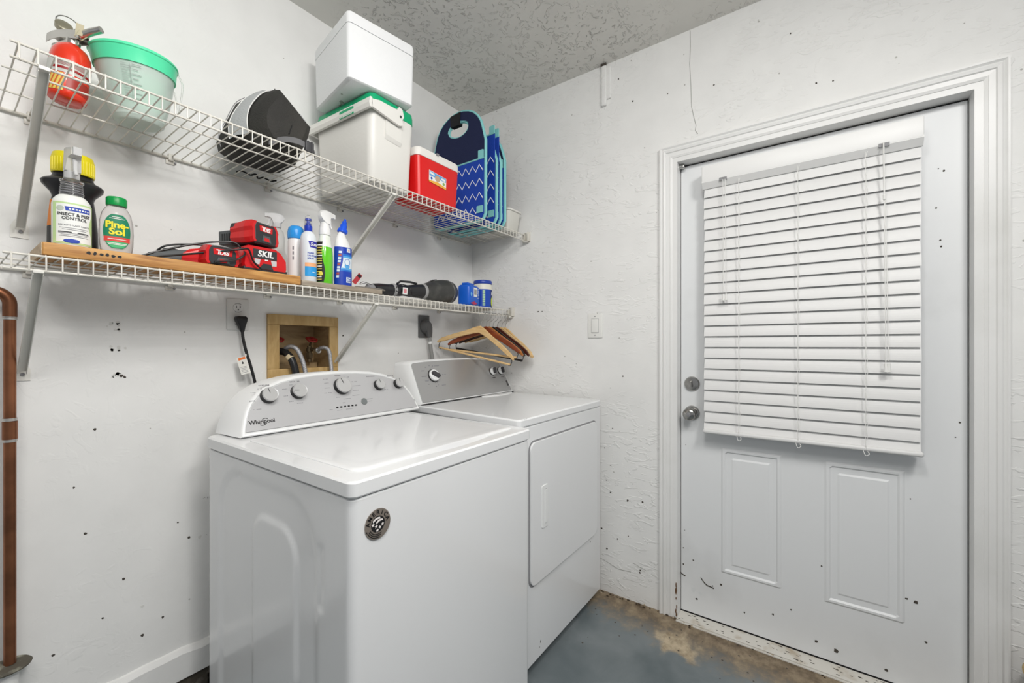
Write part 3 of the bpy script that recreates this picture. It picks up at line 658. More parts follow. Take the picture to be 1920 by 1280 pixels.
# ============================================================ DRYER
DX0, DX1, DF, DB, DT = -.737, -.043, -.862, -.17, .940
def shearD(x, y, z): return (x+(.050+.032*(DX1-x)/(DX1-DX0))*(y-DF), y, z)
dr = thing('clothes_dryer', 'white front-loading clothes dryer standing in the corner beside the washer', 'clothes dryer', (-.38, -.5, 0))
b = MB(); b.vbox(DX0+.003, DX1-.003, DF+.003, DB, .034, .908, .012, 0, seg=4); b.v = [Vector(shearD(*p)) for p in b.v]
for x, z, r_ in ((-.592, .088, .004), (-.60, .072, .002), (-.155, .585, .0035), (-.16, .30, .002)): b.shape([blob(r_, 8, x, z, .7, 1.4)], .0006, FR((0, DF+.0024-(.006 if .33 < z < .9 else 0), 0), (1, 0, 0), (0, 0, 1)), 1)
b.build('cabinet', [M_enamel, M_fleck], dr)
b = MB(); b.vbox(DX0+.008, DX1-.008, DF+.008, DB, .904, .912, .012, 1); b.vbox(DX0, DX1, DF, DB, .9095, DT, .016, 0, seg=5, edge=.005)
b.v = [Vector(shearD(*p)) for p in b.v]
# chips on the top edge
for x, y in ((-.70, DF+.004), (-.690, DF+.003), (-.684, DF+.004)): b.shape([blob(.002, 7, x, y)], .0008, Matrix.Translation((0, 0, DT-.0012)), 2)
b.build('top_panel', [M_enamel, M_dark, M_grey], dr)
b = MB()
P = [(-.30+.26*k/16, -.330-.035*math.sin(PI*k/16)) for k in range(17)]
b.loft([[(x, y, DT+.0002) for x, y in P], [(x, y+.003, DT+.004) for x, y in P], [(x, -.30, DT+.004) for x, y in P]], 0, closed=False); b.build('lint_screen_cover', M_enamel2, dr)
for sx_ in (DX0+.05, DX1-.03):
    for sy_ in (DF+.06, DB-.06):
        b = MB(); b.lathe([(.018, 0), (.020, .006), (.012, .010), (.012, .036)], (sx_+.02, sy_, 0), 16); b.build('levelling_foot', M_dark, dr)
# door panel with dark seam
b = MB(); MD_ = FR((-.385, DF+.003, .585), (1, 0, 0), (0, 0, 1))
b.shape([rrect(.5795, .536, .034, 8)], .0012, MD_, 1)
b.shape([rrect(.564, .520, .030, 8)], .009, MD_ @ Matrix.Translation((0, 0, .0015)), 0, bev=.0015)
b.build('door', [M_enamel, M_grey], dr)
ddoor = bpy.data.objects[-1] if False else [o for o in dr.children if o.name.startswith('door')][0]
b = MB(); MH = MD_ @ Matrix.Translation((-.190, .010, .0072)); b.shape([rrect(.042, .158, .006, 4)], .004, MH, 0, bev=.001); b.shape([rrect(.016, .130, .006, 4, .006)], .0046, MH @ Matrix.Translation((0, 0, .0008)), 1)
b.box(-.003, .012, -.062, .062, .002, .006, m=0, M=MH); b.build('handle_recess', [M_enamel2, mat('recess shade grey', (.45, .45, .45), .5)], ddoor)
for z in (.742, .460): b = MB(); b.box(-.1055, -.099, DF-.003, DF+.006, z-.036, z+.036, r=.001); b.build('hinge', M_dark, dr)
# dryer console
OD = [(-.686, .9415), (-.687, 1.02), (-.687, 1.112), (-.683, 1.122), (-.671, 1.129), (-.60, 1.134), (-.45, 1.138), (-.30, 1.1375), (-.12, 1.130), (-.052, 1.124), (-.038, 1.112), (-.020, 1.03), (-.004, .9415)]
I1, I2 = inset(OD, .004), inset(OD, .008)
yd = lambda z: -.312+.45*(z-.94)
b = MB(); back = [(x-.006 if x < -.66 else x-.002, -.135, .9415+(z-.9415)*.97) for x, z in OD]; mid = [(x-.007 if x < -.66 else x-.002, yd(z)+.045, .9415+(z-.9415)*.99) for x, z in OD]
b.loft([back, mid, [(x, yd(z)+.006, z) for x, z in OD], [(x, yd(z), z) for x, z in I1], [(x, yd(z)+.002, z) for x, z in I2]], 0); b.build('console', M_enamel2, dr)
MF2 = FR((-1.05, yd(1.0)+.0005, 1.0), (1, 0, 0), upv)
b = MB(); b.shape([[uv(x, z) for x, z in inset(OD, .009)]], .0035, MF2, 0); b.box(-.686, -.006, -.3155, -.300, .9395, .9440, m=1)
CPB = b
def dknob(x, z, rr, ang):
    u_, v_ = uv(x, z); M = MF2 @ Matrix.Translation((u_, v_, .002)); b = MB()
    b.lathe([(rr*1.12, 0), (rr*1.10, .003), (rr*1.0, .004)], n=32, M=M, m=1); b.lathe([(rr, .003), (rr*.97, .012), (rr*.85, .015), (0, .015)], n=32, M=M)
    k_ = b.build('knob', [M_enamel2, M_black], dr); b = MB(); b.shape([rrect(rr*.55, rr*1.55, rr*.27, 6)], .012, M @ Matrix.Translation((0, 0, .020)) @ Matrix.Rotation(ang, 4, 'Z'), 0, bev=.001); b.build('grip', M_dark, k_)
dknob(-.568, 1.060, .0285, 1.0); dknob(-.132, 1.058, .0205, -.25); dknob(-.060, 1.058, .0205, -.1)
b = CPB
for x, z, w_ in ((-.623, 1.085, .022), (-.630, 1.060, .030), (-.615, 1.040, .022), (-.528, 1.104, .030), (-.498, 1.062, .026), (-.520, 1.015, .026), (-.60, 1.10, .008), (-.575, 1.106, .008), (-.555, 1.104, .008), (-.61, 1.025, .01), (-.555, 1.018, .008), (-.57, 1.012, .008)): dash(b, x, z, w_, .004, 2, MF2, dz=.0030)
for k in range(16):
    a = math.radians(100-k*17.5); u_, v_ = uv(-.566+.037*math.cos(a), 1.062); v_ += .037*math.sin(a); b.shape([ell(.0012, .0022, 8, u_, v_)], .0006, MF2 @ Matrix.Translation((0, 0, .0024)), 2)
for x in (-.132, -.060): dash(b, x, 1.026, .026, .004, 1, MF2, dz=.0030)
dash(b, -.075, 1.0, .018, .002, 2, MF2, dz=.003)
cp2 = b.build('control_panel', [M_silver2, M_black, M_print], dr)
b = MB(); u_, v_ = uv(-.034, .990)
for k in range(2): b.shape([rrect(.013, .0135, .002, 3, u_, v_+(.008 if k else -.008))], .001, MF2 @ Matrix.Translation((0, 0, .0024)), 0)
b.shape([[(u_-.004, v_-.012), (u_-.001, v_-.012), (u_+.004, v_-.004), (u_+.001, v_-.004)]], .001, MF2 @ Matrix.Translation((0, 0, .0032)), 1); b.shape([[(u_-.004, v_+.004), (u_-.001, v_+.004), (u_+.004, v_+.012), (u_+.001, v_+.012)]], .001, MF2 @ Matrix.Translation((0, 0, .0032)), 1)
b.build('brand_emblem', [M_black, M_grey], cp2)

# ============================================================ VALVE BOX, VALVES, HOSES
vb = thing('valve_box', 'wood-framed square recess in the wall holding the washer water valves', 'valve box', (-1.04, 0, 1.2))
b = MB(); fx0, fx1, fz0, fz1 = -1.185, -.894, 1.062, 1.322
b.box(fx0, fx1, -.011, -.0005, BZ1-.004, fz1, r=.0015); b.box(fx0, fx1, -.011, -.0005, fz0, BZ0+.004, r=.0015)
b.box(fx0, BX0+.004, -.0105, -.0005, BZ0+.0045, BZ1-.0045, r=.001); b.box(BX1-.004, fx1, -.0105, -.0005, BZ0+.0045, BZ1-.0045, r=.001); b.build('frame', M_frame, vb)
b = MB(); x0, x1, z0, z1, y1 = BX0+.0005, BX1-.0005, BZ0+.0005, BZ1-.0005, .125
b.quad((x0, y1, z0), (x1, y1, z0), (x1, y1, z1), (x0, y1, z1)); b.quad((x0, 0, z0), (x0, y1, z0), (x0, y1, z1), (x0, 0, z1)); b.quad((x1, 0, z0), (x1, y1, z0), (x1, y1, z1), (x1, 0, z1))
b.quad((x0, 0, z0), (x1, 0, z0), (x1, y1, z0), (x0, y1, z0)); b.quad((x0, 0, z1), (x1, 0, z1), (x1, y1, z1), (x0, y1, z1)); b.box(x0+.005, x1-.005, .085, .12, z0, z0+.022)
b.build('liner', M_boxin, vb)
M_brass = mat('old brass', (.16, .12, .07), .55, metal=.7); M_hred = mat('valve handle red', (.25, .015, .012), .5)
def valve(vx, label):
    v_ = thing('water_valve', label, 'valve', (vx, .06, 1.128))
    b = MB(); b.tube([(vx, .06, 1.131), (vx, .06, 1.20)], .009, n=12); b.lathe([(.013, 0), (.015, .004), (.015, .022), (.011, .028)], (vx, .06, 1.145), 6)
    b.tube([(vx, .06, 1.185), (vx+.006, .038, 1.184), (vx+.010, .020, 1.178)], .008, n=12); b.lathe([(.013, 0), (.013, .014), (.008, .016)], (vx, .06, 1.176), 12); b.tube([(vx, .055, 1.2), (vx, .043, 1.222)], .0045, n=8)
    b.build('valve_body', M_brass, v_)
    b = MB(); M = TRS((vx, .040, 1.226), rx=math.radians(28)); b.tube([M @ Vector((.020*math.cos(a)*(1+.10*math.cos(5*a)), .020*math.sin(a)*(1+.10*math.cos(5*a)), 0)) for a in [2*PI*k/40 for k in range(40)]], .004, n=8, closed=True)
    for k in range(5): a = 2*PI*k/5; b.tube([M @ Vector((0, 0, 0)), M @ Vector((.02*math.cos(a), .02*math.sin(a), 0))], .0028, n=6)
    b.build('valve_handle', M_hred, v_)
valve(-1.125, 'brass valve with a red wheel at the left side of the wooden wall recess')
valve(-.985, 'brass valve with a red wheel at the right side of the wooden wall recess')
M_braid = mat('braided steel hose', (.45, .45, .47), .35, metal=.6, bump=(260, .8))
o = MB().tube(smooth_path([(-1.115, .020, 1.176), (-1.112, -.005, 1.192), (-1.100, -.028, 1.196), (-1.086, -.042, 1.180), (-1.070, -.052, 1.13), (-1.060, -.06, 1.06), (-1.05, -.07, .96)]), .0085, n=12)
o.tube([(-1.116, .024, 1.170), (-1.1145, .010, 1.183)], .012, n=6, m=1)
tag(o.build('supply_hose', [M_braid, M_steel], loc=(-1.07, -.05, 1.1)), 'braided steel hose looping out of the left water valve', 'hose')
o = MB().tube(smooth_path([(-.975, .018, 1.176), (-.972, -.008, 1.190), (-.962, -.024, 1.192), (-.950, -.034, 1.175), (-.946, -.04, 1.12), (-.946, -.05, 1.06), (-.95, -.07, .96)]), .0080, n=12)
o.tube([(-.9755, .024, 1.176), (-.9745, .006, 1.180)], .0125, n=18, m=1)
tag(o.build('supply_hose', [M_braid, M_steel], loc=(-.95, -.04, 1.1)), 'braided steel hose looping out of the right water valve', 'hose')
o = MB().tube(smooth_path([(-1.138, .05, 1.13), (-1.132, .03, 1.172), (-1.120, -.0, 1.176), (-1.108, -.032, 1.15), (-1.098, -.045, 1.10), (-1.088, -.055, 1.02), (-1.08, -.07, .95)]), .0135, n=14)
o.tube([(-1.113, -.022, 1.160), (-1.108, -.033, 1.148)], .0146, n=14, m=1)
tag(o.build('drain_hose', [M_black, mat('hose tape', (.62, .52, .34), .7)], loc=(-1.1, -.04, 1.1)), 'thick black drain hose with a tan tape band in the wooden wall recess', 'hose')

# ============================================================ OUTLETS AND CORDS
ot = thing('wall_outlet', 'white duplex outlet plate under the lower shelf with a black plug in it', 'outlet', (-1.2845, 0, 1.31))
b = MB(); b.box(-1.320, -1.249, -.006, 0, 1.256, 1.369, r=.0025); b.build('wall_plate', mat('outlet plate', (.74, .74, .72), .4), ot)
b = MB()
for z in (1.337, 1.289):
    b.shape([[(p[0], max(min(p[1], .0125), -.0125)) for p in ell(.0165, .0165, 32)]], .003, FR((-1.2845, -.006, z), (1, 0, 0), (0, 0, 1)), 0)
    b.shape([ell(.0165, .0165, 32), ell(.0155, .0155, 32)], .0006, FR((-1.2845, -.0062, z), (1, 0, 0), (0, 0, 1)), 1)
    for dx, h_ in ((-.006, .008), (.006, .0095)): b.shape([rrect(.0022, h_, .0003, 1, dx, .003)], .0006, FR((-1.2845, -.0077, z), (1, 0, 0), (0, 0, 1)), 1)
    b.shape([ell(.0024, .0026, 12, 0, -.0075)], .0006, FR((-1.2845, -.0077, z), (1, 0, 0), (0, 0, 1)), 1)
b.build('receptacle', [mat('outlet plate', (0, 0, 0)), M_dark], ot)
cd = thing('power_cord', 'black power cord hanging from the white outlet down behind the washer', 'cord', (-1.278, -.02, 1.28))
b = MB()
def rr3(cx, cy, cz, w_, h_, r_=.004): return [(cx+p[0], cy+p[1], cz) for p in rrect(w_, h_, min(r_, w_*.45, h_*.45), 4)]
b.loft([rr3(-1.281, -.022, 1.299, .028, .024), rr3(-1.281, -.022, 1.303, .034, .026), rr3(-1.281, -.022, 1.296, .036, .028), rr3(-1.280, -.024, 1.270, .022, .02), rr3(-1.279, -.026, 1.252, .012, .012)][0:0] or [rr3(-1.281, -.020, 1.306, .028, .022), rr3(-1.281, -.020, 1.301, .036, .028), rr3(-1.281, -.021, 1.290, .034, .028), rr3(-1.280, -.024, 1.268, .020, .020), rr3(-1.279, -.026, 1.250, .012, .012)], 0)
b.build('plug', M_black, cd)
b = MB(); b.tube(smooth_path([(-1.279, -.026, 1.256), (-1.277, -.030, 1.22), (-1.268, -.036, 1.17), (-1.258, -.040, 1.13), (-1.245, -.044, 1.07), (-1.235, -.05, 1.0), (-1.23, -.06, .9)]), .0050, n=10); b.build('cable', M_black, cd)
b = MB(); MT = FR((-1.283, -.047, 1.130), (.93, -.30, .25), (.28, 0, .96)); b.shape([rrect(.030, .062, .003, 3)], .0008, MT, 0); b.shape([[(-.010, .020), (.012, .022), (.012, .030), (-.010, .029)]], .0004, MT @ Matrix.Translation((0, 0, .0006)), 1)
b.shape([[(-.004, .006), (.004, .006), (0, .016)]], .0004, MT @ Matrix.Translation((0, 0, .0006)), 2)
for k in range(5): dash(b, 0, 0, .0, 0) if False else b.shape([[(-.011, -.004-k*.005), (.011*random.uniform(.5, 1), -.004-k*.005), (.011*random.uniform(.5, 1), -.0055-k*.005), (-.011, -.0055-k*.005)]], .0003, MT @ Matrix.Translation((0, 0, .0006)), 3)
b.tube([(-1.270, -.036, 1.172), (-1.276, -.044, 1.158)], .0022, m=0, n=6); b.build('warning_tag', [mat('tag paper', (.78, .77, .72), .7), mat('tag orange', (.75, .18, .03), .6), M_black, M_print], cd)
o2 = thing('wall_outlet', 'dark grey outlet plate with a heavy round grey dryer plug', 'outlet', (-.392, 0, 1.30))
b = MB(); b.box(-.431, -.356, -.008, 0, 1.243, 1.362, r=.003); b.build('wall_plate', mat('dark outlet plate', (.13, .13, .13), .5), o2)
cd = thing('appliance_cord', 'thick grey dryer cord and plug hanging from the dark outlet', 'cord', (-.39, -.03, 1.29))
b = MB(); b.lathe([(.030, 0), (.033, .004), (.031, .020), (.022, .034), (0, .036)], n=24, M=Matrix.Translation((-.392, -.008, 1.302)) @ Matrix.Rotation(PI/2, 4, 'X'), sy=1.15)
b.box(-.030, .010, -.020, .020, 0, .01, M=Matrix.Translation((-.392, -.036, 1.29)) @ Matrix.Rotation(PI/2, 4, 'X'), r=.004) if False else b.loft([rr3(-.388, -.030, 1.30, .040, .030), rr3(-.386, -.032, 1.27, .034, .028), rr3(-.380, -.034, 1.243, .020, .018)], 0)
b.build('plug', mat('plug grey', (.10, .10, .10), .5), cd)
b = MB(); b.tube(smooth_path([(-.380, -.034, 1.25), (-.378, -.036, 1.21), (-.372, -.040, 1.16), (-.366, -.046, 1.10), (-.36, -.06, 1.0)]), .0095, n=12); b.tube([(-.3788, -.0355, 1.222), (-.3775, -.0368, 1.210)], .0105, m=1, n=12); b.build('cable', [mat('cord grey', (.28, .28, .27), .5), M_white], cd)

# ============================================================ BOARDS ON THE LOWER SHELF
BT = LS+.030
o = MB().box(-1.790, -1.200, -.283, -.100, LS, BT, r=.003)
for k in range(6): o.shape([blob(.0042, 7, -1.715+k*.011, LS+.017)], .0005, FR((0, -.2834, 0), (1, 0, 0), (0, 0, 1)), 1)
o.box(-1.7912, -1.789, -.281, -.102, LS+.001, BT-.001, m=2)
tag(o.build('wooden_board', [M_board, M_black, wood('board end grain', (.42, .28, .15), (.60, .44, .27), (20, 20, 20))], loc=(-1.49, -.19, LS)), 'golden brown wooden plank lying on the lower shelf under the red tools', 'board')
B2T = LS+.018
o = MB().box(-1.197, -.870, -.284, -.105, LS, B2T, r=.002); tag(o.build('wooden_board', M_board2, loc=(-1.03, -.19, LS)), 'thin weathered grey board under the spray bottles', 'board')

# ============================================================ BOTTLES
def cyl(cx, cy, z0, rx, ry, phi=-90):
    p0 = math.radians(phi); R = (rx+ry)/2
    def fn(x, y, z): a = p0+x/R; return (cx+(rx+z)*math.cos(a), cy+(ry+z)*math.sin(a), z0+y)
    return fn
def patch(b, fn, row, v0, v1, m, off, nv=12, nu=12):
    # row(v) -> (u0, u1)
    rings = []
    for j in range(nv+1):
        v = v0+(v1-v0)*j/nv; u0, u1 = row(v); rings.append([fn(u0+(u1-u0)*i/nu, v, off) for i in range(nu+1)])
    b.loft(rings, m, True, False, closed=False)
def ovalrow(cx, cy, rx, ry): return lambda v: (cx-rx*math.sqrt(max(0, 1-((v-cy)/ry)**2)), cx+rx*math.sqrt(max(0, 1-((v-cy)/ry)**2)))
M_clear = mat('clear plastic', (.93, .94, .93), .08, trans=.95, ior=1.18)
M_clearn = mat('frosted clear plastic', (.92, .93, .92), .25, trans=.85, ior=1.15)
M_wplas = mat('white plastic', (.85, .85, .84), .3)
M_yel = mat('yellow cap', (.85, .72, .01), .4); M_grn = mat('green cap', (.0, .30, .06), .35); M_navy = mat('navy print', (.02, .06, .42), .5)
M_or = mat('orange label', (.80, .25, .04), .5); M_lgreen = mat('pale green label', (.52, .70, .33), .5); M_lab = mat('white label', (.84, .85, .82), .5)
def trigger(b, cx, cy, z, h, rot, m=0, w_=.013, reach=.038):
    # pistol-grip sprayer : nozzle points along local +x before rot
    M = Matrix.Translation((cx, cy, z)) @ Matrix.Rotation(rot, 4, 'Z')
    b.lathe([(.0135, 0), (.014, .002), (.014, .016), (.011, .019)], n=24, m=m, M=M)
    sec = lambda x, z0, z1, hw: [(x, -hw, z0), (x, hw, z0), (x, hw*.9, z1), (x, hw*.35, z1+.004), (x, -hw*.35, z1+.004), (x, -hw*.9, z1)]
    b.loft([sec(-.024, h*.62, h*.74, w_*.5), sec(-.016, h*.40, h*.90, w_*.8), sec(-.004, h*.22, h*.95, w_), sec(.010, h*.24, h*.96, w_), sec(.018, h*.62, h*.95, w_*.85), sec(reach*.85, h*.68, h*.92, w_*.7), sec(reach, h*.70, h*.90, w_*.65)], m, sm=False, M=M)
    b.tube([M @ Vector((.014, 0, h*.66)), M @ Vector((.024, 0, h*.48)), M @ Vector((.024, 0, h*.25)), M @ Vector((.031, 0, h*.06))], [.0042, .0046, .0040, .0034], m=m, n=8)
    b.loft([[M @ Vector((reach, y, h*zz_)) for y, zz_ in ((-.007, .68), (.007, .68), (.007, .93), (-.007, .93))], [M @ Vector((reach+.007, y, h*zz_)) for y, zz_ in ((-.007, .68), (.007, .68), (.007, .93), (-.007, .93))]], m, sm=False)

# insect spray
cx, cy = -1.737, -.238
t1 = thing('spray_bottle', 'insect and pest control spray bottle, white with a pale green label and clear neck', 'spray bottle', (cx, cy, BT))
b = MB(); b.lathe([(0, 0), (.030, 0), (.034, .004), (.0345, .100), (.032, .112), (.026, .121), (.021, .125)], (cx, cy, BT), 40, sy=.72); b.build('bottle_body', mat('milky plastic', (.80, .81, .77), .35), t1)
b = MB(); b.lathe([(.0215, .125), (.020, .140), (.0185, .156), (.0215, .158), (.0215, .162), (.015, .164), (.012, .180)], (cx, cy, BT), 32, sy=.85)
for k in range(5): b.tube([(cx+(.0215-.0006*k)*math.cos(a), cy+(.0215-.0006*k)*.85*math.sin(a), BT+.132+k*.0055) for a in [2*PI*q/24 for q in range(24)]], .0007, n=4, closed=True, m=1)
b.build('clear_neck', [M_clear, M_print], t1)
fn = cyl(cx, cy, BT, .0345, .0345*.72, -88); b = MB()
patch(b, fn, lambda v: (-.036, .036), .006, .104, 0, .0006); patch(b, fn, lambda v: (-.028, .028+.004*math.sin(v*90)), .010, .100, 1, .0010)
patch(b, fn, lambda v: (-.012-.15*(v-.08), .026), .084, .094, 2, .0014, 2); patch(b, fn, ovalrow(-.004, .013, .012, .0055), .0075, .0185, 2, .0014, 6, 6)
for x, y, s_, m_, bo in (('INSECT & PEST', .0755, .0098, 3, .02), ('CONTROL', .0660, .0098, 3, .02)): b.text(x, s_, m=m_, fn=lambda px, py, pz, y=y: fn(px, py+y, pz+.0016), bold=bo, sx=.78)
for x, y, s_ in (('DESTROYS PLANT INSECTS', .050, .0046), ):
    b.text(x, s_, m=4, fn=lambda px, py, pz, y=y: fn(px, py+y, pz+.0016), sx=.85)
for y, w_ in ((.0435, .022), (.0395, .018), (.031, .024), (.0275, .02), (.024, .022)): patch(b, fn, lambda v, w_=w_: (-w_, w_), y-.0006, y+.0006, 4, .0015, 1)
patch(b, fn, lambda v: (-.024, -.004), .0325, .0345, 3, .0016, 1); patch(b, fn, lambda v: (.004, .022), .0325, .0345, 3, .0016, 1); patch(b, fn, ovalrow(-.021, .089, .006, .006), .0831, .0949, 5, .0016, 6, 6)
b.text('Captain Jacks', .0055, m=1, fn=lambda px, py, pz: fn(px+.008, py+.0885, pz+.0018)) if False else dash
for k in range(7): patch(b, fn, lambda v, k=k: (-.008+k*.0046, -.005+k*.0046), .0870, .0905, 1, .0017, 1, 1)
b.build('label', [M_lgreen, M_lab, M_navy, M_black, M_print, mat('label seal grey', (.5, .56, .48), .5)], t1)
b = MB(); trigger(b, cx, cy, BT+.166, .074, math.radians(-84), w_=.014, reach=.032); b.build('trigger_sprayer', mat('clear white plastic', (.78, .78, .78), .25, trans=.35, ior=1.2), t1)
# black jug with yellow cap
cx, cy = -1.722, -.150
t2 = thing('weed_killer_jug', 'black bottle with a wide yellow cap and flared collar behind the insect spray', 'jug', (cx, cy, BT))
b = MB(); b.lathe([(0, 0), (.044, 0), (.047, .004), (.046, .06), (.042, .110), (.038, .140), (.041, .150), (.056, .168), (.058, .176), (.054, .181), (.040, .188), (.036, .200), (.034, .208)], (cx, cy, BT), 40, sy=.72)
b.build('bottle_body', mat('jug black', (.02, .02, .022), .35), t2)
b = MB(); b.lathe([(.0395, .200), (.040, .202), (.040, .238), (.037, .250), (.034, .252), (0, .252)], (cx, cy, BT), 36, sy=.85)
for k in range(36): a = 2*PI*k/36; b.tube([(cx+.040*math.cos(a), cy+.034*math.sin(a), BT+.204), (cx+.040*math.cos(a), cy+.034*math.sin(a), BT+.236)], .0008, n=4)
b.build('cap', M_yel, t2)
b = MB(); fn = cyl(cx, cy, BT, .0465, .0465*.72, -120)
def fnj(x, y, z): k = 1-.10*max(0, (y-.06)/.06); return (cx+(fn(x, y, z)[0]-cx)*k, cy+(fn(x, y, z)[1]-cy)*k, BT+y)
patch(b, fnj, lambda v: (-.035, .03), .062, .128, 0, .0012); patch(b, fnj, lambda v: (-.035, .03), .012, .060, 1, .0010); patch(b, fnj, lambda v: (-.012, .012), .104, .120, 2, .0018, 3); patch(b, fnj, lambda v: (-.010, .010), .107, .117, 3, .0022, 3)
for k in range(4): patch(b, fnj, lambda v: (-.02, .008), .068+k*.008, .071+k*.008, (3, 2, 4, 2)[k], .0017, 1)
for k in range(6): patch(b, fnj, lambda v: (-.02, .012), .018+k*.006, .0195+k*.006, 5, .0015, 1)
b.build('label', [M_or, mat('label dark', (.05, .05, .05), .5), mat('label red', (.6, .05, .03), .5), M_lab, M_black, M_print], t2)
# pine cleaner
cx, cy = -1.650, -.205
t3 = thing('cleaner_bottle', 'clear oval bottle with a green cap and green cleaner label on the wooden plank', 'bottle', (cx, cy, BT))
b = MB(); b.lathe([(0, 0), (.026, 0), (.030, .004), (.0335, .030), (.0345, .060), (.033, .090), (.029, .110), (.022, .124), (.0165, .130), (.0165, .138)], (cx, cy, BT), 40, sy=.68); b.build('bottle_body', mat('clear pinkish plastic', (.90, .88, .87), .15, trans=.7, ior=1.2), t3)
b = MB(); b.lathe([(.0205, .130), (.021, .132), (.021, .149), (.019, .152), (0, .152)], (cx, cy, BT), 32); b.build('cap', M_grn, t3)
fn = cyl(cx, cy, BT, .0350, .0350*.68, -96); b = MB()
patch(b, fn, ovalrow(0, .060, .0245, .047), .016, .104, 0, .0008, 16, 12); patch(b, fn, lambda v: (-.0225, .0225), .034, .046, 1, .0013, 3); patch(b, fn, ovalrow(0, .060, .023, .045), .018, .034, 2, .0012, 5)
b.text('Pine-', .0230, m=3, fn=lambda px, py, pz: fn(px, py+.0765, pz+.0018), bold=.04, sx=.82); b.text('Sol', .0230, m=3, fn=lambda px, py, pz: fn(px, py+.0585, pz+.0018), bold=.04, sx=.92)
for y, w_ in ((.097, .008), (.093, .012), (.040, .015), (.029, .016), (.026, .014)): patch(b, fn, lambda v, w_=w_: (-w_, w_), y-.0008, y+.0008, 4, .0017, 1)
b.build('label', [mat('label deep green', (.01, .22, .11), .5), mat('label red band', (.70, .06, .05), .5), mat('label mid green', (.06, .45, .18), .5), mat('yellow print', (.85, .75, .04), .5), M_lab], t3)
# clear sprayer behind the charger
cx, cy = -1.196, -.135
t4 = thing('spray_bottle', 'empty clear spray bottle with a white trigger behind the red charger', 'spray bottle', (cx-.012, cy, BT))
cx -= .014
b = MB(); b.lathe([(0, 0), (.034, 0), (.037, .004), (.037, .070), (.034, .086), (.028, .100), (.026, .110), (.0265, .150), (.022, .172), (.013, .182), (.013, .19)], (cx, cy, BT), 36, sy=.8); b.build('bottle_body', M_clear, t4)
b = MB(); trigger(b, cx, cy, BT+.186, .050, math.radians(158), w_=.012, reach=.030); b.build('trigger_sprayer', mat('translucent white', (.82, .82, .82), .3, trans=.3, ior=1.2), t4)
# white can, bright blue cap
cx, cy = -1.166, -.182
t5 = thing('aerosol_can', 'white aerosol can with a rounded bright blue cap', 'aerosol can', (cx, cy, B2T))
b = MB(); b.lathe([(0, 0), (.026, 0), (.0262, .003), (.0262, .148), (.0245, .155), (.024, .160)], (cx, cy, B2T), 36)
fn = cyl(cx, cy, B2T, .0264, .0264, -100)
for k in range(11): patch(b, fn, lambda v: (.010, .017), .026+k*.010, .031+k*.010, 1, .0003, 1, 2)
for k in range(3): patch(b, fn, lambda v: (-.019, -.014), .08+k*.018, .092+k*.018, 1, .0003, 1, 2)
b.build('can', [M_wplas, M_print], t5)
b = MB(); b.lathe([(.0262, .158), (.0268, .160), (.0268, .186), (.024, .198), (.016, .205), (0, .206)], (cx, cy, B2T), 36)
for k in range(14): a = 2*PI*k/14; b.tube([(cx+.0268*math.cos(a), cy+.0268*math.sin(a), B2T+.162), (cx+.0268*math.cos(a), cy+.0268*math.sin(a), B2T+.184)], .0009, n=4)
b.build('cap', mat('bright blue cap', (.03, .32, .80), .3), t5)
# hand sanitizer spray
cx, cy = -1.157, -.250
t6 = thing('hand_sanitizer_bottle', 'slim white hand sanitizer spray with a dark blue collar and clear cap', 'spray bottle', (cx, cy, B2T))
b = MB(); b.lathe([(0, 0), (.0245, 0), (.0265, .003), (.0265, .140), (.0255, .155), (.021, .168), (.013, .176), (.011, .179)], (cx, cy, B2T), 36)
b.build('bottle_body', mat('pearl plastic', (.74, .78, .82), .3), t6)
b = MB(); b.lathe([(.0125, .177), (.0130, .179), (.0130, .196), (.0105, .198)], (cx, cy, B2T), 28); b.build('pump_collar', mat('collar navy', (.01, .04, .45), .3), t6)
b = MB(); b.lathe([(.008, .197), (.008, .206), (.005, .207), (.005, .214), (.0085, .215), (.0085, .222), (0, .223)], (cx, cy, B2T), 20, m=0); b.build('pump_head', mat('collar navy', (0, 0, 0)), t6)
b = MB(); b.lathe([(.0122, .198), (.0120, .215), (.0105, .228), (.006, .234), (0, .235)], (cx, cy, B2T), 28); b.build('clear_cap', M_clear, t6)
fn = cyl(cx, cy, B2T, .0267, .0267, -90); b = MB()
patch(b, fn, lambda v: (-.006-.3*(v-.115), .024), .118, .140, 0, .0006, 4); b.text('Suave', .0170, m=1, fn=lambda px, py, pz: fn(px+.010, py+.129, pz+.0012), bold=.02, shear=.2, sx=.85)
for i, tx in enumerate(('HAND', 'SANITIZER', 'SPRAY')): b.text(tx, .0080, m=2, fn=lambda px, py, pz, i=i: fn(px-.016, py+.098-.0095*i, pz+.0008), align='LEFT', bold=.015, sx=.95)
patch(b, fn, lambda v: (-.024, .020), .051, .064, 3, .0006, 3); patch(b, fn, lambda v: (-.024, .022), .018, .051, 4, .0006, 4); patch(b, fn, lambda v: (0, .012), .030, .033, 5, .001, 1)
b.build('label', [mat('logo navy', (.03, .03, .35), .5), M_wplas, M_navy, mat('peach band', (.85, .42, .20), .5), mat('label blue', (.02, .32, .72), .4), M_lab], t6)
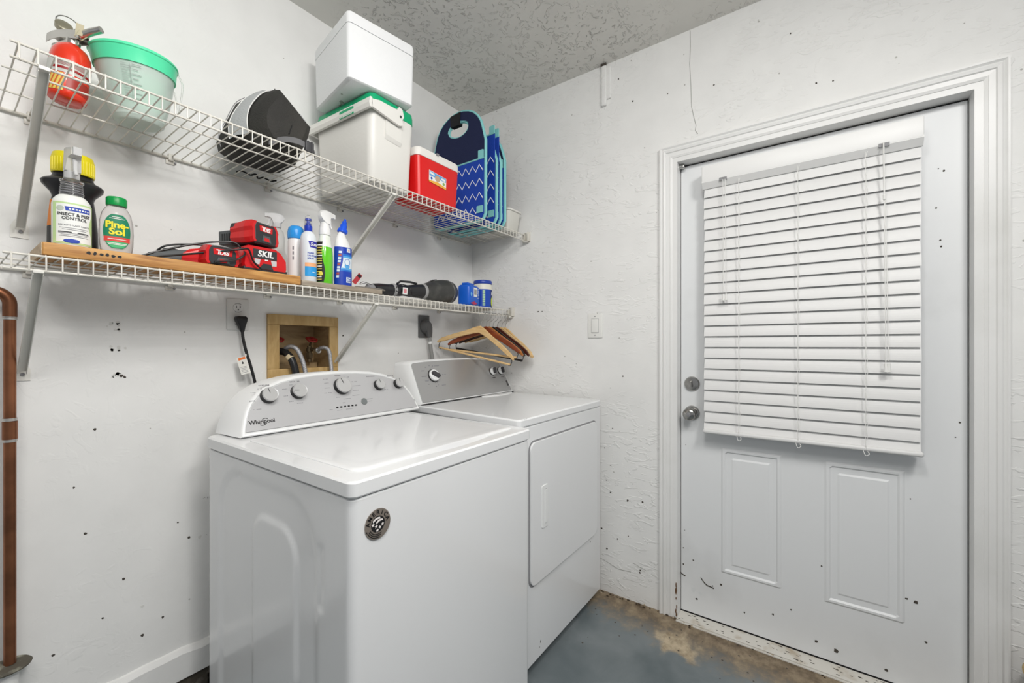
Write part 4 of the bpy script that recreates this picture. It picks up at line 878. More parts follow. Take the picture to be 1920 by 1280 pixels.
# green spray
cx, cy = -1.093, -.245
t7 = thing('spray_bottle', 'bright green spray bottle with a white trigger top', 'spray bottle', (cx, cy, B2T))
b = MB(); b.lathe([(0, 0), (.026, 0), (.0285, .004), (.0285, .095), (.0275, .118), (.025, .134)], (cx, cy, B2T), 36, sy=.85, m=0); b.lathe([(.025, .134), (.0225, .150), (.020, .172), (.018, .180)], (cx, cy, B2T), 36, sy=.85, m=1)
fn = cyl(cx, cy, B2T, .0287, .0287*.85, -148)
patch(b, fn, lambda v: (-.028, .010+.006*math.sin(v*40)), .006, .150, 2, .0004, 20)
for k in range(14): patch(b, fn, lambda v, k=k: (-.018+.3*(v-.01-k*.009), .004+.3*(v-.01-k*.009)), .012+k*.0095, .016+k*.0095, (3, 4, 3, 5)[k % 4], .0012, 1, 3)
patch(b, fn, ovalrow(.002, .035, .007, .008), .027, .043, 5, .0016, 6, 6)
b.build('bottle_body', [mat('lime liquid', (.13, .60, .02), .15, coat=.4), mat('pale neck', (.80, .84, .76), .3), M_black, mat('gold print', (.65, .5, .12), .5), M_lab, mat('print yellow', (.8, .7, .1), .5)], t7)
b = MB(); b.lathe([(.0195, .178), (.020, .180), (.0195, .200), (.017, .206), (.0175, .214)], (cx, cy, B2T), 28); trigger(b, cx, cy, B2T+.206, .062, math.radians(12), w_=.015, reach=.036)
b.build('trigger_sprayer', M_wplas, t7)
# toilet bowl cleaner with angled neck
cx, cy = -1.018, -.240
t8 = thing('toilet_cleaner_bottle', 'blue and white toilet cleaner bottle with an angled blue nozzle', 'bottle', (cx, cy, B2T))
b = MB(); pr_ = [(0, 0, 0, 0), (.030, 0, 0, 0), (.033, .004, 0, 0), (.034, .060, 0, 1), (.034, .120, .001, 1), (.031, .150, .0, 1), (.025, .172, -.004, 1), (.018, .188, -.006, 1), (.013, .200, -.005, 1), (.012, .206, -.003, 1)]
b.loft([[(cx+dx+max(r_, 1e-5)*math.cos(2*PI*k/36), cy+max(r_, 1e-5)*.72*math.sin(2*PI*k/36), B2T+z) for k in range(36)] for r_, z, dx, _ in pr_], 0)
b.build('bottle_body', mat('white plastic', (0, 0, 0)), t8)
b = MB(); M = TRS((cx-.003, cy, B2T+.203), ry=math.radians(14)); b.lathe([(.0135, 0), (.0175, .002), (.0165, .014), (.0125, .020), (.0130, .030), (.0095, .036), (.0085, .046), (.0055, .048), (.005, .056), (0, .057)], n=20, M=M)
for k in range(10): a = 2*PI*k/10; b.tube([M @ Vector((.0178*math.cos(a), .0178*math.sin(a), .003)), M @ Vector((.0165*math.cos(a), .0165*math.sin(a), .014))], .0011, n=4)
b.build('nozzle_cap', mat('nozzle blue', (.01, .10, .75), .3), t8)
fn = cyl(cx, cy, B2T, .0345, .0345*.72, -92); b = MB()
M_b1 = mat('label royal blue', (.01, .05, .42), .35); M_b2 = mat('label sky blue', (.10, .40, .78), .35); M_b3 = mat('label ice', (.72, .80, .86), .4)
bands = [(.004, .056, 0), (.056, .062, 1), (.062, .068, 2), (.068, .106, 3), (.106, .113, 2), (.113, .120, 1), (.120, .146, 0)]
for v0, v1, m_ in bands: patch(b, fn, lambda v: (-.044, .044), v0, v1, m_, .0006, 4, 16)
patch(b, fn, lambda v: (-.044, -.016-.006*math.sin(v*45)), .020, .140, 0, .0010, 16, 6)
for k in range(9): patch(b, fn, lambda v, k=k: (-.034+.1*(v-.03), -.024+.1*(v-.03)), .030+k*.0115, .038+k*.0115, (3, 4, 3)[k % 3], .0014, 1, 3)
patch(b, fn, ovalrow(.004, .086, .0115, .020), .067, .105, 3, .0010, 10); patch(b, fn, ovalrow(.004, .076, .009, .010), .067, .080, 2, .0014, 5, 5)
b.tube([fn(.004+.009*math.cos(a), .090+.012*math.sin(a), .0018) for a in [2*PI*k/20 for k in range(20)]], .0007, n=4, closed=True, m=1)
patch(b, fn, lambda v: (.000, .018), .014, .034, 3, .0010, 3); b.tube([fn(.006+.004*math.cos(a), .024+.005*math.sin(a), .0014) for a in [2*PI*k/12 for k in range(12)]], .0009, n=4, closed=True, m=0); b.tube([fn(.014+.003*math.cos(a), .024+.005*math.sin(a), .0014) for a in [2*PI*k/12 for k in range(12)]], .0009, n=4, closed=True, m=0)
patch(b, fn, lambda v: (.002, .016), .128, .143, 3, .0010, 3); patch(b, fn, lambda v: (.006, .012), .132, .139, 5, .0014, 2)
b.build('label', [M_b1, mat('label mid blue', (.02, .18, .62), .35), M_b2, M_b3, mat('print red', (.45, .08, .06), .5), mat('faint red print', (.75, .4, .38), .5)], t8)

# ============================================================ RED TOOLS
M_tblk = mat('tool black', (.030, .032, .035), .5); M_tgrey = mat('tool grey', (.09, .10, .105), .55); M_trim = mat('tool dark red', (.30, .01, .01), .4); M_logo = mat('logo white', (.85, .85, .85), .5)
def battery(label, loc, rz, rx=0, ry=0, w_=.084, L_=.118, h=.062, flip=True, grp='red tool batteries'):
    t_ = thing('tool_battery', label, 'battery', loc, rz, grp); t_.rotation_euler = (rx, ry, rz)
    # local : front face at y=-L/2, resting on z=0
    x = w_/2; b = MB()
    prof = [(-x*.80, 0), (x*.80, 0), (x*.97, h*.18), (x*.97, h*.80), (x*.84, h), (-x*.84, h), (-x*.97, h*.80), (-x*.97, h*.18)]
    b.loft([[(px, -L_/2+.004, pz) for px, pz in prof], [(px, L_*.10, pz) for px, pz in prof]], 0, sm=False)
    b.loft([[(px*.86, -L_/2-.002, h*.5+(pz-h*.5)*.86) for px, pz in prof], [(px, -L_/2+.004, pz) for px, pz in prof]], 0, sm=False); b.build('battery_case', M_tblk, t_, local=True)
    b = MB(); b.box(-x*.72, x*.72, L_*.10, L_/2, h*.10, h*.74, r=.003)
    for k in range(5): b.box(-x*.74, -x*.70, L_*.14+k*.009, L_*.14+k*.009+.004, h*.2, h*.6, m=1); b.box(x*.70, x*.74, L_*.14+k*.009, L_*.14+k*.009+.004, h*.2, h*.6, m=1)
    b.build('rail_block', [M_tgrey, M_black], t_, local=True)
    for s_ in (-1, 1):
        b = MB(); X = lambda q: s_*q*x
        r1 = [(X(.99), h*.04), (X(1.10), h*.25), (X(1.04), h*.55), (X(1.10), h*.72), (X(.90), h*1.05), (X(.70), h*1.05), (X(.86), h*.80), (X(.80), h*.04)]
        r0 = [(px*.97, h*.5+(pz-h*.5)*.92) for px, pz in r1]
        b.loft([[(px, -L_/2-.001, pz) for px, pz in r0], [(px, -L_/2+.010, pz) for px, pz in r1], [(px*1.02, -L_/2+.030, pz) for px, pz in r1], [(px*.98, -L_/2+.050, pz*.96+.001) for px, pz in r1], [(px*.95, L_*.08, h*.5+(pz-h*.5)*.8) for px, pz in r1]], 0, sm=False)
        b.build('side_grip', M_red, t_, local=True)
    b = MB(); F_ = FR((0, -L_/2-.0026, 0), (1, 0, 0), (0, 0, 1)); zt = h*.72
    b.shape([[(-.024, zt-.009), (.024, zt-.009), (.026, zt+.009), (-.026, zt+.009)]], .001, F_, 0)
    b.text('SKIL', .0185, F_ @ Matrix.Translation((0, zt, .0007)) @ (Matrix.Rotation(PI, 4, 'Z') if flip else Matrix()), 1, bold=.04, shear=.15)
    b.shape([[(-.018, h*.14), (.018, h*.14), (.013, h*.42), (-.013, h*.42)]], .002, F_, 2); b.shape([[(-.011, h*.17), (.011, h*.17), (.008, h*.33), (-.008, h*.33)]], .0036, F_, 0)
    b.build('front_badge', [M_red, M_logo, M_tgrey], t_, local=True)
    return t_
def charger(label, loc, rz, w_=.138, L_=.130, h=.080):
    t_ = thing('battery_charger', label, 'battery charger', loc, rz, 'red battery chargers'); x = w_/2; b = MB()
    prof = [(-x, h*.22), (-x*.96, h*.10), (x*.96, h*.10), (x, h*.22), (x*.98, h*.55), (x*.72, h*.86), (x*.45, h), (-x*.70, h), (-x*.86, h*.92), (-x*.98, h*.55)]
    b.loft([[(px*.93, -L_/2, pz*.96) for px, pz in prof], [(px, -L_/2+.012, pz) for px, pz in prof], [(px, L_/2-.02, pz) for px, pz in prof], [(px*.9, L_/2, pz*.9) for px, pz in prof]], 0, sm=False); b.build('housing', M_red, t_, local=True)
    b = MB(); b.box(-x*.97, x*.99, -L_/2+.001, L_/2-.004, 0, h*.14, r=.003); b.build('base', M_tblk, t_, local=True)
    b = MB(); F_ = FR((0, -L_/2-.0006, 0), (1, 0, 0), (0, 0, 1))
    b.shape([[(-.040, h*.50), (.033, h*.50), (.033, h*.86), (-.040, h*.86)]], .001, F_, 0); b.text('SKIL', .026, F_ @ Matrix.Translation((-.003, h*.69, .0006)), 1, bold=.03, shear=.15)
    b.shape([[(-.036, h*.28), (-.022, h*.26), (-.018, h*.48), (-.036, h*.48)]], .001, F_, 2); b.shape([[(.032, h*.28), (.018, h*.26), (.014, h*.48), (.032, h*.48)]], .001, F_, 2); b.shape([[(-.005, h*.44), (.005, h*.44), (.005, h*.49), (-.005, h*.49)]], .001, F_, 1)
    b.shape([[(-.022, h*.10), (.022, h*.10), (.014, h*.32), (-.010, h*.32)]], .002, F_, 0); b.build('front_badge', [M_tblk, M_logo, mat('badge grey', (.55, .55, .55), .5)], t_, local=True)
    b = MB(); b.box(-x*.55, x*.45, -L_*.25, L_*.42, h*.98, h*1.06, r=.003); b.build('dock', M_tblk, t_, local=True)
    return t_
charger('red battery charger with the white lettering upright, under a tool battery', (-1.309, -.205, BT), math.radians(3))
battery('red and black tool battery lying upside down on top of the charger', (-1.330, -.190, BT+.0845), math.radians(22), rx=math.radians(-2), w_=.098, L_=.150, h=.070)
battery('red and black tool battery lying upside down on the plank left of the charger', (-1.432, -.213, BT), math.radians(3), h=.056)
# rear charger, dark side up
t9 = thing('battery_charger', 'dark battery charger with a red corner lying behind the lower tool battery', 'battery charger', (-1.505, -.175, BT), math.radians(-8), 'red battery chargers')
b = MB(); b.loft([[(-.075, -.04, 0), (.05, -.045, 0), (.05, .05, 0), (-.075, .05, 0)], [(-.075, -.04, .022), (.05, -.045, .030), (.05, .05, .034), (-.075, .05, .026)], [(-.050, -.03, .034), (.045, -.035, .050), (.045, .045, .050), (-.050, .045, .036)]], 0, sm=False); b.build('housing', M_tgrey, t9, local=True)
b = MB(); b.loft([[(-.005, -.046, .004), (.072, -.050, .004), (.072, .02, .004), (.0, .02, .004)], [(.0, -.048, .030), (.072, -.052, .040), (.072, .02, .046), (.004, .02, .040)], [(.016, -.04, .046), (.066, -.046, .058), (.066, .01, .060), (.02, .01, .05)]], 0, sm=False); b.build('red_corner', M_red, t9, local=True)
b = MB(); b.lathe([(.02, 0), (.02, .008), (.016, .010), (0, .010)], (-.02, .0, .036), 20); b.build('dock', M_tblk, t9, local=True)
# cords
def cord(label, P, r=.0028): tag(MB().tube(smooth_path(P, 8), r, n=8).build('charger_cord', M_black, loc=P[0]), label, 'cord', 'black charger cords on the plank')
cord('black charger cord arching highest over the rear battery charger', [(-1.610, -.205, BT+.004), (-1.560, -.205, BT+.030), (-1.495, -.215, BT+.058), (-1.430, -.225, BT+.079), (-1.385, -.235, BT+.084), (-1.368, -.245, BT+.066), (-1.385, -.255, BT+.063), (-1.43, -.275, BT+.067)][:6]+[(-1.372, -.28, BT+.045), (-1.40, -.284, BT+.022), (-1.455, -.284, BT+.008)])
cord('black charger cord draped low across the red tools and down the charger front', [(-1.600, -.215, BT+.003), (-1.53, -.235, BT+.020), (-1.47, -.262, BT+.034), (-1.40, -.284, BT+.052), (-1.372, -.292, BT+.060), (-1.362, -.290, BT+.052), (-1.350, -.286, BT+.025), (-1.325, -.283, BT+.004)])
cord('short black cord loop standing up behind the red battery on the plank', [(-1.555, -.16, BT+.038), (-1.535, -.17, BT+.055), (-1.49, -.18, BT+.066), (-1.43, -.19, BT+.072), (-1.385, -.20, BT+.070), (-1.36, -.215, BT+.064)])

# ============================================================ RIGHT END OF THE LOWER SHELF
t10 = thing('handheld_vacuum', 'black bulb-shaped handheld vacuum lying on its side with a red hang tag', 'handheld vacuum', (-.60, -.18, LS))
MV = Matrix.Translation((-.860, -.205, LS+.029)) @ Matrix.Rotation(math.radians(2.0), 4, 'Z') @ Matrix.Rotation(math.radians(90-4.3), 4, 'Y')
M_vac = mat('vacuum charcoal', (.045, .045, .043), .35, var=((.10, .10, .09), 20, .5, .8)); M_vband = mat('vacuum grey band', (.33, .33, .33), .4)
b = MB(); b.lathe([(.033, .285), (.038, .30), (.048, .335), (.0575, .38), (.0610, .42), (.0595, .45), (.053, .475), (.041, .492), (.024, .500), (0, .502)], n=40, M=MV, sy=1); b.tube([MV @ Vector((.0595*math.cos(a), .0595*math.sin(a), .445)) for a in [2*PI*k/40 for k in range(40)]], .0016, m=1, n=6, closed=True)
for k in range(5): b.tube([MV @ Vector((-.0475-.004*q, -.012+k*.006, .335+.012*q)) for q in range(4)], .0012, m=2, n=4)
b.build('dust_bowl', [M_vac, M_grey, M_black], t10)
b = MB(); b.lathe([(.016, 0), (.024, .006), (.026, .03), (.025, .08), (.0265, .105), (.027, .14), (.024, .16), (.026, .20), (.031, .24), (.033, .278)], n=36, M=MV); b.tube([MV @ Vector((-.028, -.004, .13)), MV @ Vector((-.040, -.004, .15)), MV @ Vector((-.040, 0, .21)), MV @ Vector((-.034, 0, .25))], .005, n=8)
b.build('handle_body', mat('vacuum gloss black', (.02, .02, .022), .18), t10)
for z0, r_ in ((.098, .0278), (.276, .0352)):
    b = MB(); b.lathe([(r_-.002, 0), (r_, .002), (r_+.001, .014), (r_-.001, .017)], (0, 0, z0), 36, M=MV); b.build('trim_ring', M_vband, t10)
b = MB(); b.lathe([(.010, -.030), (.018, -.026), (.022, -.002), (.018, .004)], n=20, M=MV); b.build('nozzle_end', M_grey, t10)
b = MB(); b.tube(smooth_path([(-.865, -.205, LS+.034), (-.90, -.215, LS+.046), (-.93, -.22, LS+.040), (-.912, -.215, LS+.052), (-.875, -.215, LS+.046), (-.85, -.22, LS+.036)]), .0013, n=5)
b.tube(smooth_path([(-.76, -.232, LS+.045), (-.74, -.236, LS+.060), (-.70, -.236, LS+.058), (-.685, -.24, LS+.04), (-.70, -.262, LS+.012), (-.735, -.27, LS+.008), (-.76, -.262, LS+.016), (-.765, -.24, LS+.03)]), .0018, n=6); b.build('wrist_strap', M_black, t10)
b = MB(); MT = FR((-.943, -.222, LS+.060), (.8, -.2, -.6), (.5, -.2, .8)); b.shape([rrect(.018, .046, .002, 2)], .001, MT, 0); b.shape([rrect(.015, .012, .001, 2, 0, .014)], .001, MT @ Matrix.Translation((0, 0, .0006)), 1); b.build('hang_tag', [mat('tag red', (.45, .03, .04), .5), M_black], t10)
b = MB(); MT = FR((-.712, -.2335, LS+.035), (1, 0, 0), (0, -.1, 1)); b.shape([rrect(.026, .030, .001, 2)], .001, MT, 0); b.shape([rrect(.015, .018, .001, 2)], .001, MT @ Matrix.Translation((0, 0, .0006)), 1); b.build('sticker', [M_lab, mat('sticker pink', (.7, .25, .28), .5)], t10)
b = MB()
for k, (x, y, r0_) in enumerate(((-.905, -.23, .050), (-.865, -.215, .058), (-.89, -.19, .045))):
    b.lathe([(0, 0), (r0_, .001), (r0_*1.02, .005), (r0_*.9, .008), (0, .010)], (x, y, B2T+.0005 if x < -.87 and k == 9 else LS+.0185+k*.004), 18, sy=.5)
tag(b.build('crumpled_cloth', mat('cloth taupe', (.22, .20, .17), .9, bump=(60, 1.0)), loc=(-.89, -.21, LS)), 'flat grey-brown cloth bunched at the narrow end of the vacuum', 'cloth')
# blue wipes pouch and tub
M_pk = mat('pack blue', (.01, .12, .62), .35)
t11 = thing('wipes_pouch', 'blue soft pack with a white barcode panel beside the vacuum', 'pack', (-.25, -.22, LS))
b = MB(); MP = Matrix.Translation((-.268, -.215, LS)) @ Matrix.Rotation(math.radians(14), 4, 'Z')
b.box(-.062, .062, -.035, .040, .001, .112, r=.018, seg=4, M=MP); b.box(-.05, .02, -.02, .02, .108, .122, r=.006, M=MP); b.build('pouch', M_pk, t11)
b = MB(); F_ = MP @ FR((0, -.0357, .06), (1, 0, 0), (0, 0, 1)); b.shape([[(-.018, -.010), (.018, -.010), (.018, .038), (-.018, .038)]], .0006, F_, 0)
for k in range(12): b.shape([[(-.014+k*.0023, .002), (-.0128+k*.0023, .002), (-.0128+k*.0023, .030), (-.014+k*.0023, .030)]], .0004, F_ @ Matrix.Translation((0, 0, .0005)), 1)
for k in range(7): b.shape([[(.022, .034-k*.008), (.044, .034-k*.008), (.044, .032-k*.008), (.022, .032-k*.008)]], .0004, F_, 0)
b.shape([[(-.055, -.045), (-.015, -.052), (.02, -.045), (-.01, -.034)]], .0006, F_, 2); b.shape([blob(.010, 10, -.044, .0)], .0006, F_, 3); b.build('pack_print', [M_lab, M_print, mat('print crimson', (.5, .03, .10), .5), mat('print sky', (.2, .55, .85), .5)], t11)
cx, cy = -.140, -.200
t12 = thing('wipes_tub', 'round blue tub with a cream shoulder and blue lid at the shelf end', 'tub', (cx, cy, LS))
b = MB(); b.lathe([(0, 0), (.048, 0), (.051, .003), (.051, .125), (.049, .130), (.044, .134)], (cx, cy, LS), 40); b.build('tub_body', mat('cream plastic', (.80, .78, .68), .4), t12)
b = MB(); fn = cyl(cx, cy, LS, .0513, .0513, -112); patch(b, fn, lambda v: (-.09, .09), .004, .102, 0, .0003, 2, 30); b.text('wet wipes', .018, m=1, fn=lambda px, py, pz: fn(-py-.020, px+.05, pz+.0010)) if False else None
for k in range(9): patch(b, fn, lambda v, k=k: (-.026, -.012), .012+k*.0095, .019+k*.0095, 1, .0008, 1, 3)
patch(b, fn, lambda v: (.026, .054), .006, .100, 2, .0007, 4, 6); patch(b, fn, ovalrow(.040, .035, .012, .026), .010, .060, 3, .0011, 8, 6); patch(b, fn, lambda v: (.032, .048), .072, .088, 4, .0011, 2, 4)
b.build('label', [mat('tub blue', (.01, .07, .45), .35), mat('print green', (.45, .70, .40), .5), mat('tub navy', (.01, .02, .14), .4), mat('print lime', (.62, .75, .06), .5), M_lab], t12)
b = MB(); b.lathe([(.050, .133), (.051, .135), (.051, .148), (.048, .152), (0, .152)], (cx, cy, LS), 40); b.build('lid', mat('lid blue', (.02, .06, .38), .35), t12)

# ============================================================ HANGERS
WN = wood('pale hanger wood', (.62, .40, .17), (.74, .52, .26), (4, 40, 40)); WC = wood('cherry hanger wood', (.17, .035, .012), (.27, .06, .018), (4, 40, 40), rough=.3); WO = wood('orange hanger wood', (.36, .12, .025), (.50, .19, .04), (4, 40, 40), rough=.35); WD = wood('dark hanger wood', (.05, .012, .008), (.09, .02, .012), (4, 40, 40), rough=.3)
M_hb = mat('hanger black', (.015, .013, .012), .35)
def hanger(label, loc, rz, tilt, mats, bar, end_black=False, wmul=1.0, thick=.012, drop=1.0, grp='wooden hangers on the lower shelf'):
    # local x = along the shoulders, hook at origin top; loc = point on the rod
    t_ = thing('coat_hanger', label, 'hanger', loc, rz, grp); t_.rotation_euler = (0, tilt, rz)
    hw = .218*wmul; b = MB(); up = []; lo = []
    for k in range(25):
        s_ = -1+2*k/24; a = abs(s_)
        up.append((s_*hw, -.072-drop*.112*(a**1.25)*(1-.12*a) - (.010 if a > .96 else 0)+.004*math.cos(a*8)*(1-a)))
        lo.append((s_*hw*.985, -.072-drop*.112*(a**1.25)*(1-.12*a)-(.034 if a < .08 else .034-.010*min(1, a*1.3))+(.0 if a < .9 else .004)))
    sec = lambda i: [(up[i][0], -thick/2, up[i][1]-.003), (up[i][0], -thick/4, up[i][1]), (up[i][0], thick/4, up[i][1]), (up[i][0], thick/2, up[i][1]-.003), (lo[i][0], thick/2, lo[i][1]+.003), (lo[i][0], thick/4, lo[i][1]), (lo[i][0], -thick/4, lo[i][1]), (lo[i][0], -thick/2, lo[i][1]+.003)]
    rg = []
    for i in range(25):
        bow = -.018*(abs(-1+2*i/24)**2)   # shoulders sweep forward
        rg.append([(x, y+bow, z) for x, y, z in sec(i)])
    b.loft(rg, 0); b.build('shoulders', mats, t_, local=True)
    b = MB(); P = [(0, 0, -.078), (0, 0, -.040), (.002, 0, -.030)]+[(.0+.021*math.sin(a), 0, -.0125+.0-.016*math.cos(a)) for a in [math.radians(q) for q in range(20, 230, 15)]]
    P = [(0, 0, -.080), (0, 0, -.045), (.006, 0, -.034), (.019, 0, -.022), (.021, 0, -.006), (.014, 0, .006), (0, 0, .0105), (-.014, 0, .005), (-.020, 0, -.008), (-.018, 0, -.016)]
    b.tube(smooth_path([(x, 0, z-.006) for x, y, z in P], 4), .0017, n=6); b.build('hook', M_steel, t_, local=True)
    if bar:
        b = MB(); e0 = -hw*.93; z0 = -.212-.112*(drop-1); b.tube([(e0, -.014, z0), (-e0, -.014, z0)], .0052, n=8); b.build('trouser_bar', bar, t_, local=True)
        for s_ in (-1, 1): b = MB(); b.tube([(s_*hw*.93, -.014, z0+.032), (s_*(hw*.93+.006), -.014, z0+.016), (s_*(hw*.93+.002), -.014, z0-.004), (s_*(hw*.93-.008), -.014, z0-.006)], .0022, n=6); b.build('bar_clip', M_dark, t_, local=True)
HY, HZ_ = -.294, LZ-.036+.0115-.0085
rz0 = math.radians(-75)
hanger('pale wooden hanger at the front of the row with a pale trouser bar', (-.250, HY, HZ_), rz0, math.radians(12), WN, WN, wmul=1.03, drop=1.14)
hanger('glossy cherry-red hanger directly behind the pale front hanger', (-.214, HY, HZ_), rz0+.05, math.radians(6), WC, WN, wmul=.93)
hanger('orange-brown hanger, third from the front', (-.183, HY, HZ_), rz0-.02, math.radians(8), WO, None, wmul=1.0, drop=1.06)
hanger('black hanger half hidden in the middle of the hanger row', (-.150, HY, HZ_), rz0-.06, math.radians(9), M_hb, M_hb, wmul=.99, drop=1.06)
hanger('dark cherry hanger between the black one and the pale ones at the wall', (-.113, HY, HZ_), rz0-.11, math.radians(9), WD, None, wmul=1.02, drop=1.05)
hanger('pale wooden hanger second from the right wall', (-.073, HY, HZ_), rz0-.20, math.radians(10), WN, None, wmul=1.04, drop=1.07)
hanger('pale wooden hanger nearest the right wall', (-.038, HY, HZ_), rz0-.255, math.radians(11), WN, None, wmul=1.03, drop=1.07)

# ============================================================ UPPER SHELF
# fire extinguisher
ex, ey = -1.738, -.165; M_al = mat('aluminium', (.62, .61, .58), .28, metal=.95); M_tape = mat('aged clear plastic', (.62, .56, .38), .4, trans=.3)
t_ = thing('fire_extinguisher', 'small red fire extinguisher with a metal handle at the left shelf end', 'fire extinguisher', (ex, ey, US))
ME = Matrix.Translation((ex, ey, US)) @ Matrix.Rotation(math.radians(5), 4, 'Y')
b = MB(); b.lathe([(0, 0), (.028, 0), (.036, .006), (.0385, .014), (.0385, .105), (.036, .122), (.029, .137), (.018, .146), (.014, .150)], n=40, M=ME); b.build('cylinder', mat('extinguisher red', (.75, .035, .01), .22, coat=.5), t_)
fnl = cyl(0, 0, 0, .0388, .0388, -100); fe = lambda x, y, z: tuple(ME @ Vector(fnl(x, y, z)))
b = MB(); patch(b, fe, lambda v: (-.055, .06), .058, .092, 0, .0003, 4, 24); patch(b, fe, lambda v: (-.03, .045), .066, .072, 1, .0008, 2, 16); patch(b, fe, lambda v: (-.055, -.004), .012, .056, 2, .0003, 4, 12)
for k in range(5): patch(b, fe, lambda v, k=k: (-.05+k*.008+.25*(v-.01), -.047+k*.008+.25*(v-.01)), .013, .055, 3, .0008, 6, 1)
for k in range(6): patch(b, fe, lambda v: (-.02, .03), .076+k*.0025, .077+k*.0025, 1, .0008, 1, 8)
patch(b, fe, lambda v: (.0, .05), .018, .050, 4, .0003, 3, 10)
b.build('label', [mat('extinguisher label grey', (.55, .56, .52), .4), mat('extinguisher dark red', (.30, .01, .01), .4), mat('extinguisher yellow', (.75, .55, .12), .4), mat('extinguisher orange', (.60, .12, .03), .4), mat('extinguisher brick', (.35, .03, .02), .4)], t_)
b = MB(); b.lathe([(.013, .146), (.014, .150), (.014, .164), (.010, .168), (.010, .176)], n=24, M=ME)
b.build('valve_neck', M_al, t_)
b = MB()   # carrying handle and squeeze lever, pointing from left to right-back
MHd = ME @ Matrix.Translation((0, 0, .170)) @ Matrix.Rotation(math.radians(-62), 4, 'Z')
def chan(P, w0, w1, hh, th=.0015):
    rg = []
    for i, p in enumerate(P):
        w_ = w0+(w1-w0)*i/(len(P)-1); rg.append([MHd @ Vector((p[0], y, p[1]+z)) for y, z in ((-w_, -hh), (-w_, 0), (w_, 0), (w_, -hh), (w_-th, -hh), (w_-th, -th), (-w_+th, -th), (-w_+th, -hh))])
    b.loft(rg, 0, sm=False)
chan([(-.058, .004), (-.045, .011), (-.02, .016), (.010, .012), (.030, .010)], .017, .012, .022)
b.build('lever', M_al, t_)
b = MB(); chan([(-.050, -.018), (-.02, -.012), (.010, -.006)], .010, .010, .008); b.build('carry_handle', M_al, t_)
b = MB(); b.tube([MHd @ Vector(p) for p in ((.022, 0, .006), (.050, 0, .014), (.074, .004, .022))], [.0085, .0085, .0080], n=18); b.build('discharge_nozzle', M_al, t_)
b = MB(); P0 = MHd @ Vector((-.018, -.004, .030)); b.tube([P0+Vector((.020*math.cos(a), -.006*math.sin(a)+.004, .013*math.sin(a)+.010)) for a in [2*PI*k/28 for k in range(28)]], .0013, n=6, closed=True)
b.tube(smooth_path([P0+Vector((.012, 0, .0)), P0+Vector((.018, -.016, -.004)), P0+Vector((.024, -.026, -.016)), P0+Vector((.030, -.038, -.026))]), .0013, n=5); b.build('pull_pin', M_steel, t_)
b = MB(); b.lathe([(0, 0), (.016, 0), (.0165, .004), (.0165, .012), (.013, .014), (0, .014)], n=28, M=Matrix.Translation(P0+Vector((-.006, .012, -.004))) @ Matrix.Rotation(math.radians(62), 4, 'X')); b.build('pressure_gauge', mat('gauge brass', (.34, .32, .24), .35, metal=.7), t_)
b = MB(); q = MHd @ Vector((.030, -.012, .012)); b.shape([[(-.010, -.014), (.003, -.016), (.012, .012), (-.002, .016)]], .001, FR(q, (1, -.2, .2), (.2, 0, 1)), 0)
b.tube([q, q+Vector((-.008, 0, -.020)), q+Vector((.004, 0, -.026)), q+Vector((.018, 0, -.006))], .0012, n=5); b.build('seal_tag', M_tape, t_)

# lidded bucket
kx, ky = -1.596, -.172
t_ = thing('plastic_bucket', 'translucent plastic bucket with measuring marks and a mint green rim', 'bucket', (kx, ky, US))
MK = Matrix.Translation((kx, ky, US)) @ Matrix.Rotation(math.radians(-4), 4, 'Y') @ Matrix.Rotation(math.radians(3), 4, 'X')
M_milk = mat('frosted plastic', (.80, .90, .85), .35, alpha=.48)
b = MB(); b.lathe([(0, 0.002), (.050, 0), (.054, .004), (.0575, .020), (.070, .060), (.080, .110), (.086, .148), (.084, .148), (.078, .110), (.068, .060), (.055, .022), (.050, .006), (0, .006)], n=48, M=MK)
b.lathe([(.0545, .012), (.0560, .011), (.0570, .015), (.0560, .018)], n=48, M=MK); b.build('bucket_body', M_milk, t_)
M_mint = mat('mint green plastic', (.10, .78, .42), .32)
b = MB(); b.lathe([(.0845, .134), (.0865, .132), (.0905, .160), (.0925, .166), (.0930, .172), (.0900, .175), (.086, .174), (.084, .160)], n=48, M=MK); b.lathe([(.0925, .165), (.0945, .167), (.0940, .171), (.0925, .172)], n=48, M=MK); b.build('rim', M_mint, t_)
b = MB(); b.lathe([(0, 0), (.044, .0), (.056, .045), (.0655, .100), (.0640, .100), (.054, .045), (.042, .003), (0, .003)], n=40, M=MK @ Matrix.Translation((.005, .004, .035))); b.build('inner_basket', M_mint, t_)
b = MB(); fk = lambda x, y, z: tuple(MK @ Vector(((.0535+.237*y+z)*math.cos(-1.95+x/.075), (.0535+.237*y+z)*math.sin(-1.95+x/.075), y)))
for k in range(16):
    y = .040+k*.0055; patch(b, fk, lambda v: (-.016, -.004+.004*(k % 3)), y, y+.0010, 0, .004, 1, 4)
    if k % 2: patch(b, fk, lambda v: (.004, .012+.003*(k % 4)), y, y+.0016, 0, .004, 1, 4)
patch(b, fk, lambda v: (.000, .001), .035, .125, 0, .004, 8, 1)
b.build('measuring_marks', mat('measuring print', (.33, .36, .34), .6), t_)
b = MB(); b.tube(smooth_path([MK @ Vector(p) for p in ((.090, -.02, .165), (.100, -.02, .140), (.092, -.022, .085), (.088, -.02, .06), (.086, .0, .12))]), .0022, n=6); b.build('bail_handle', M_clearn, t_)

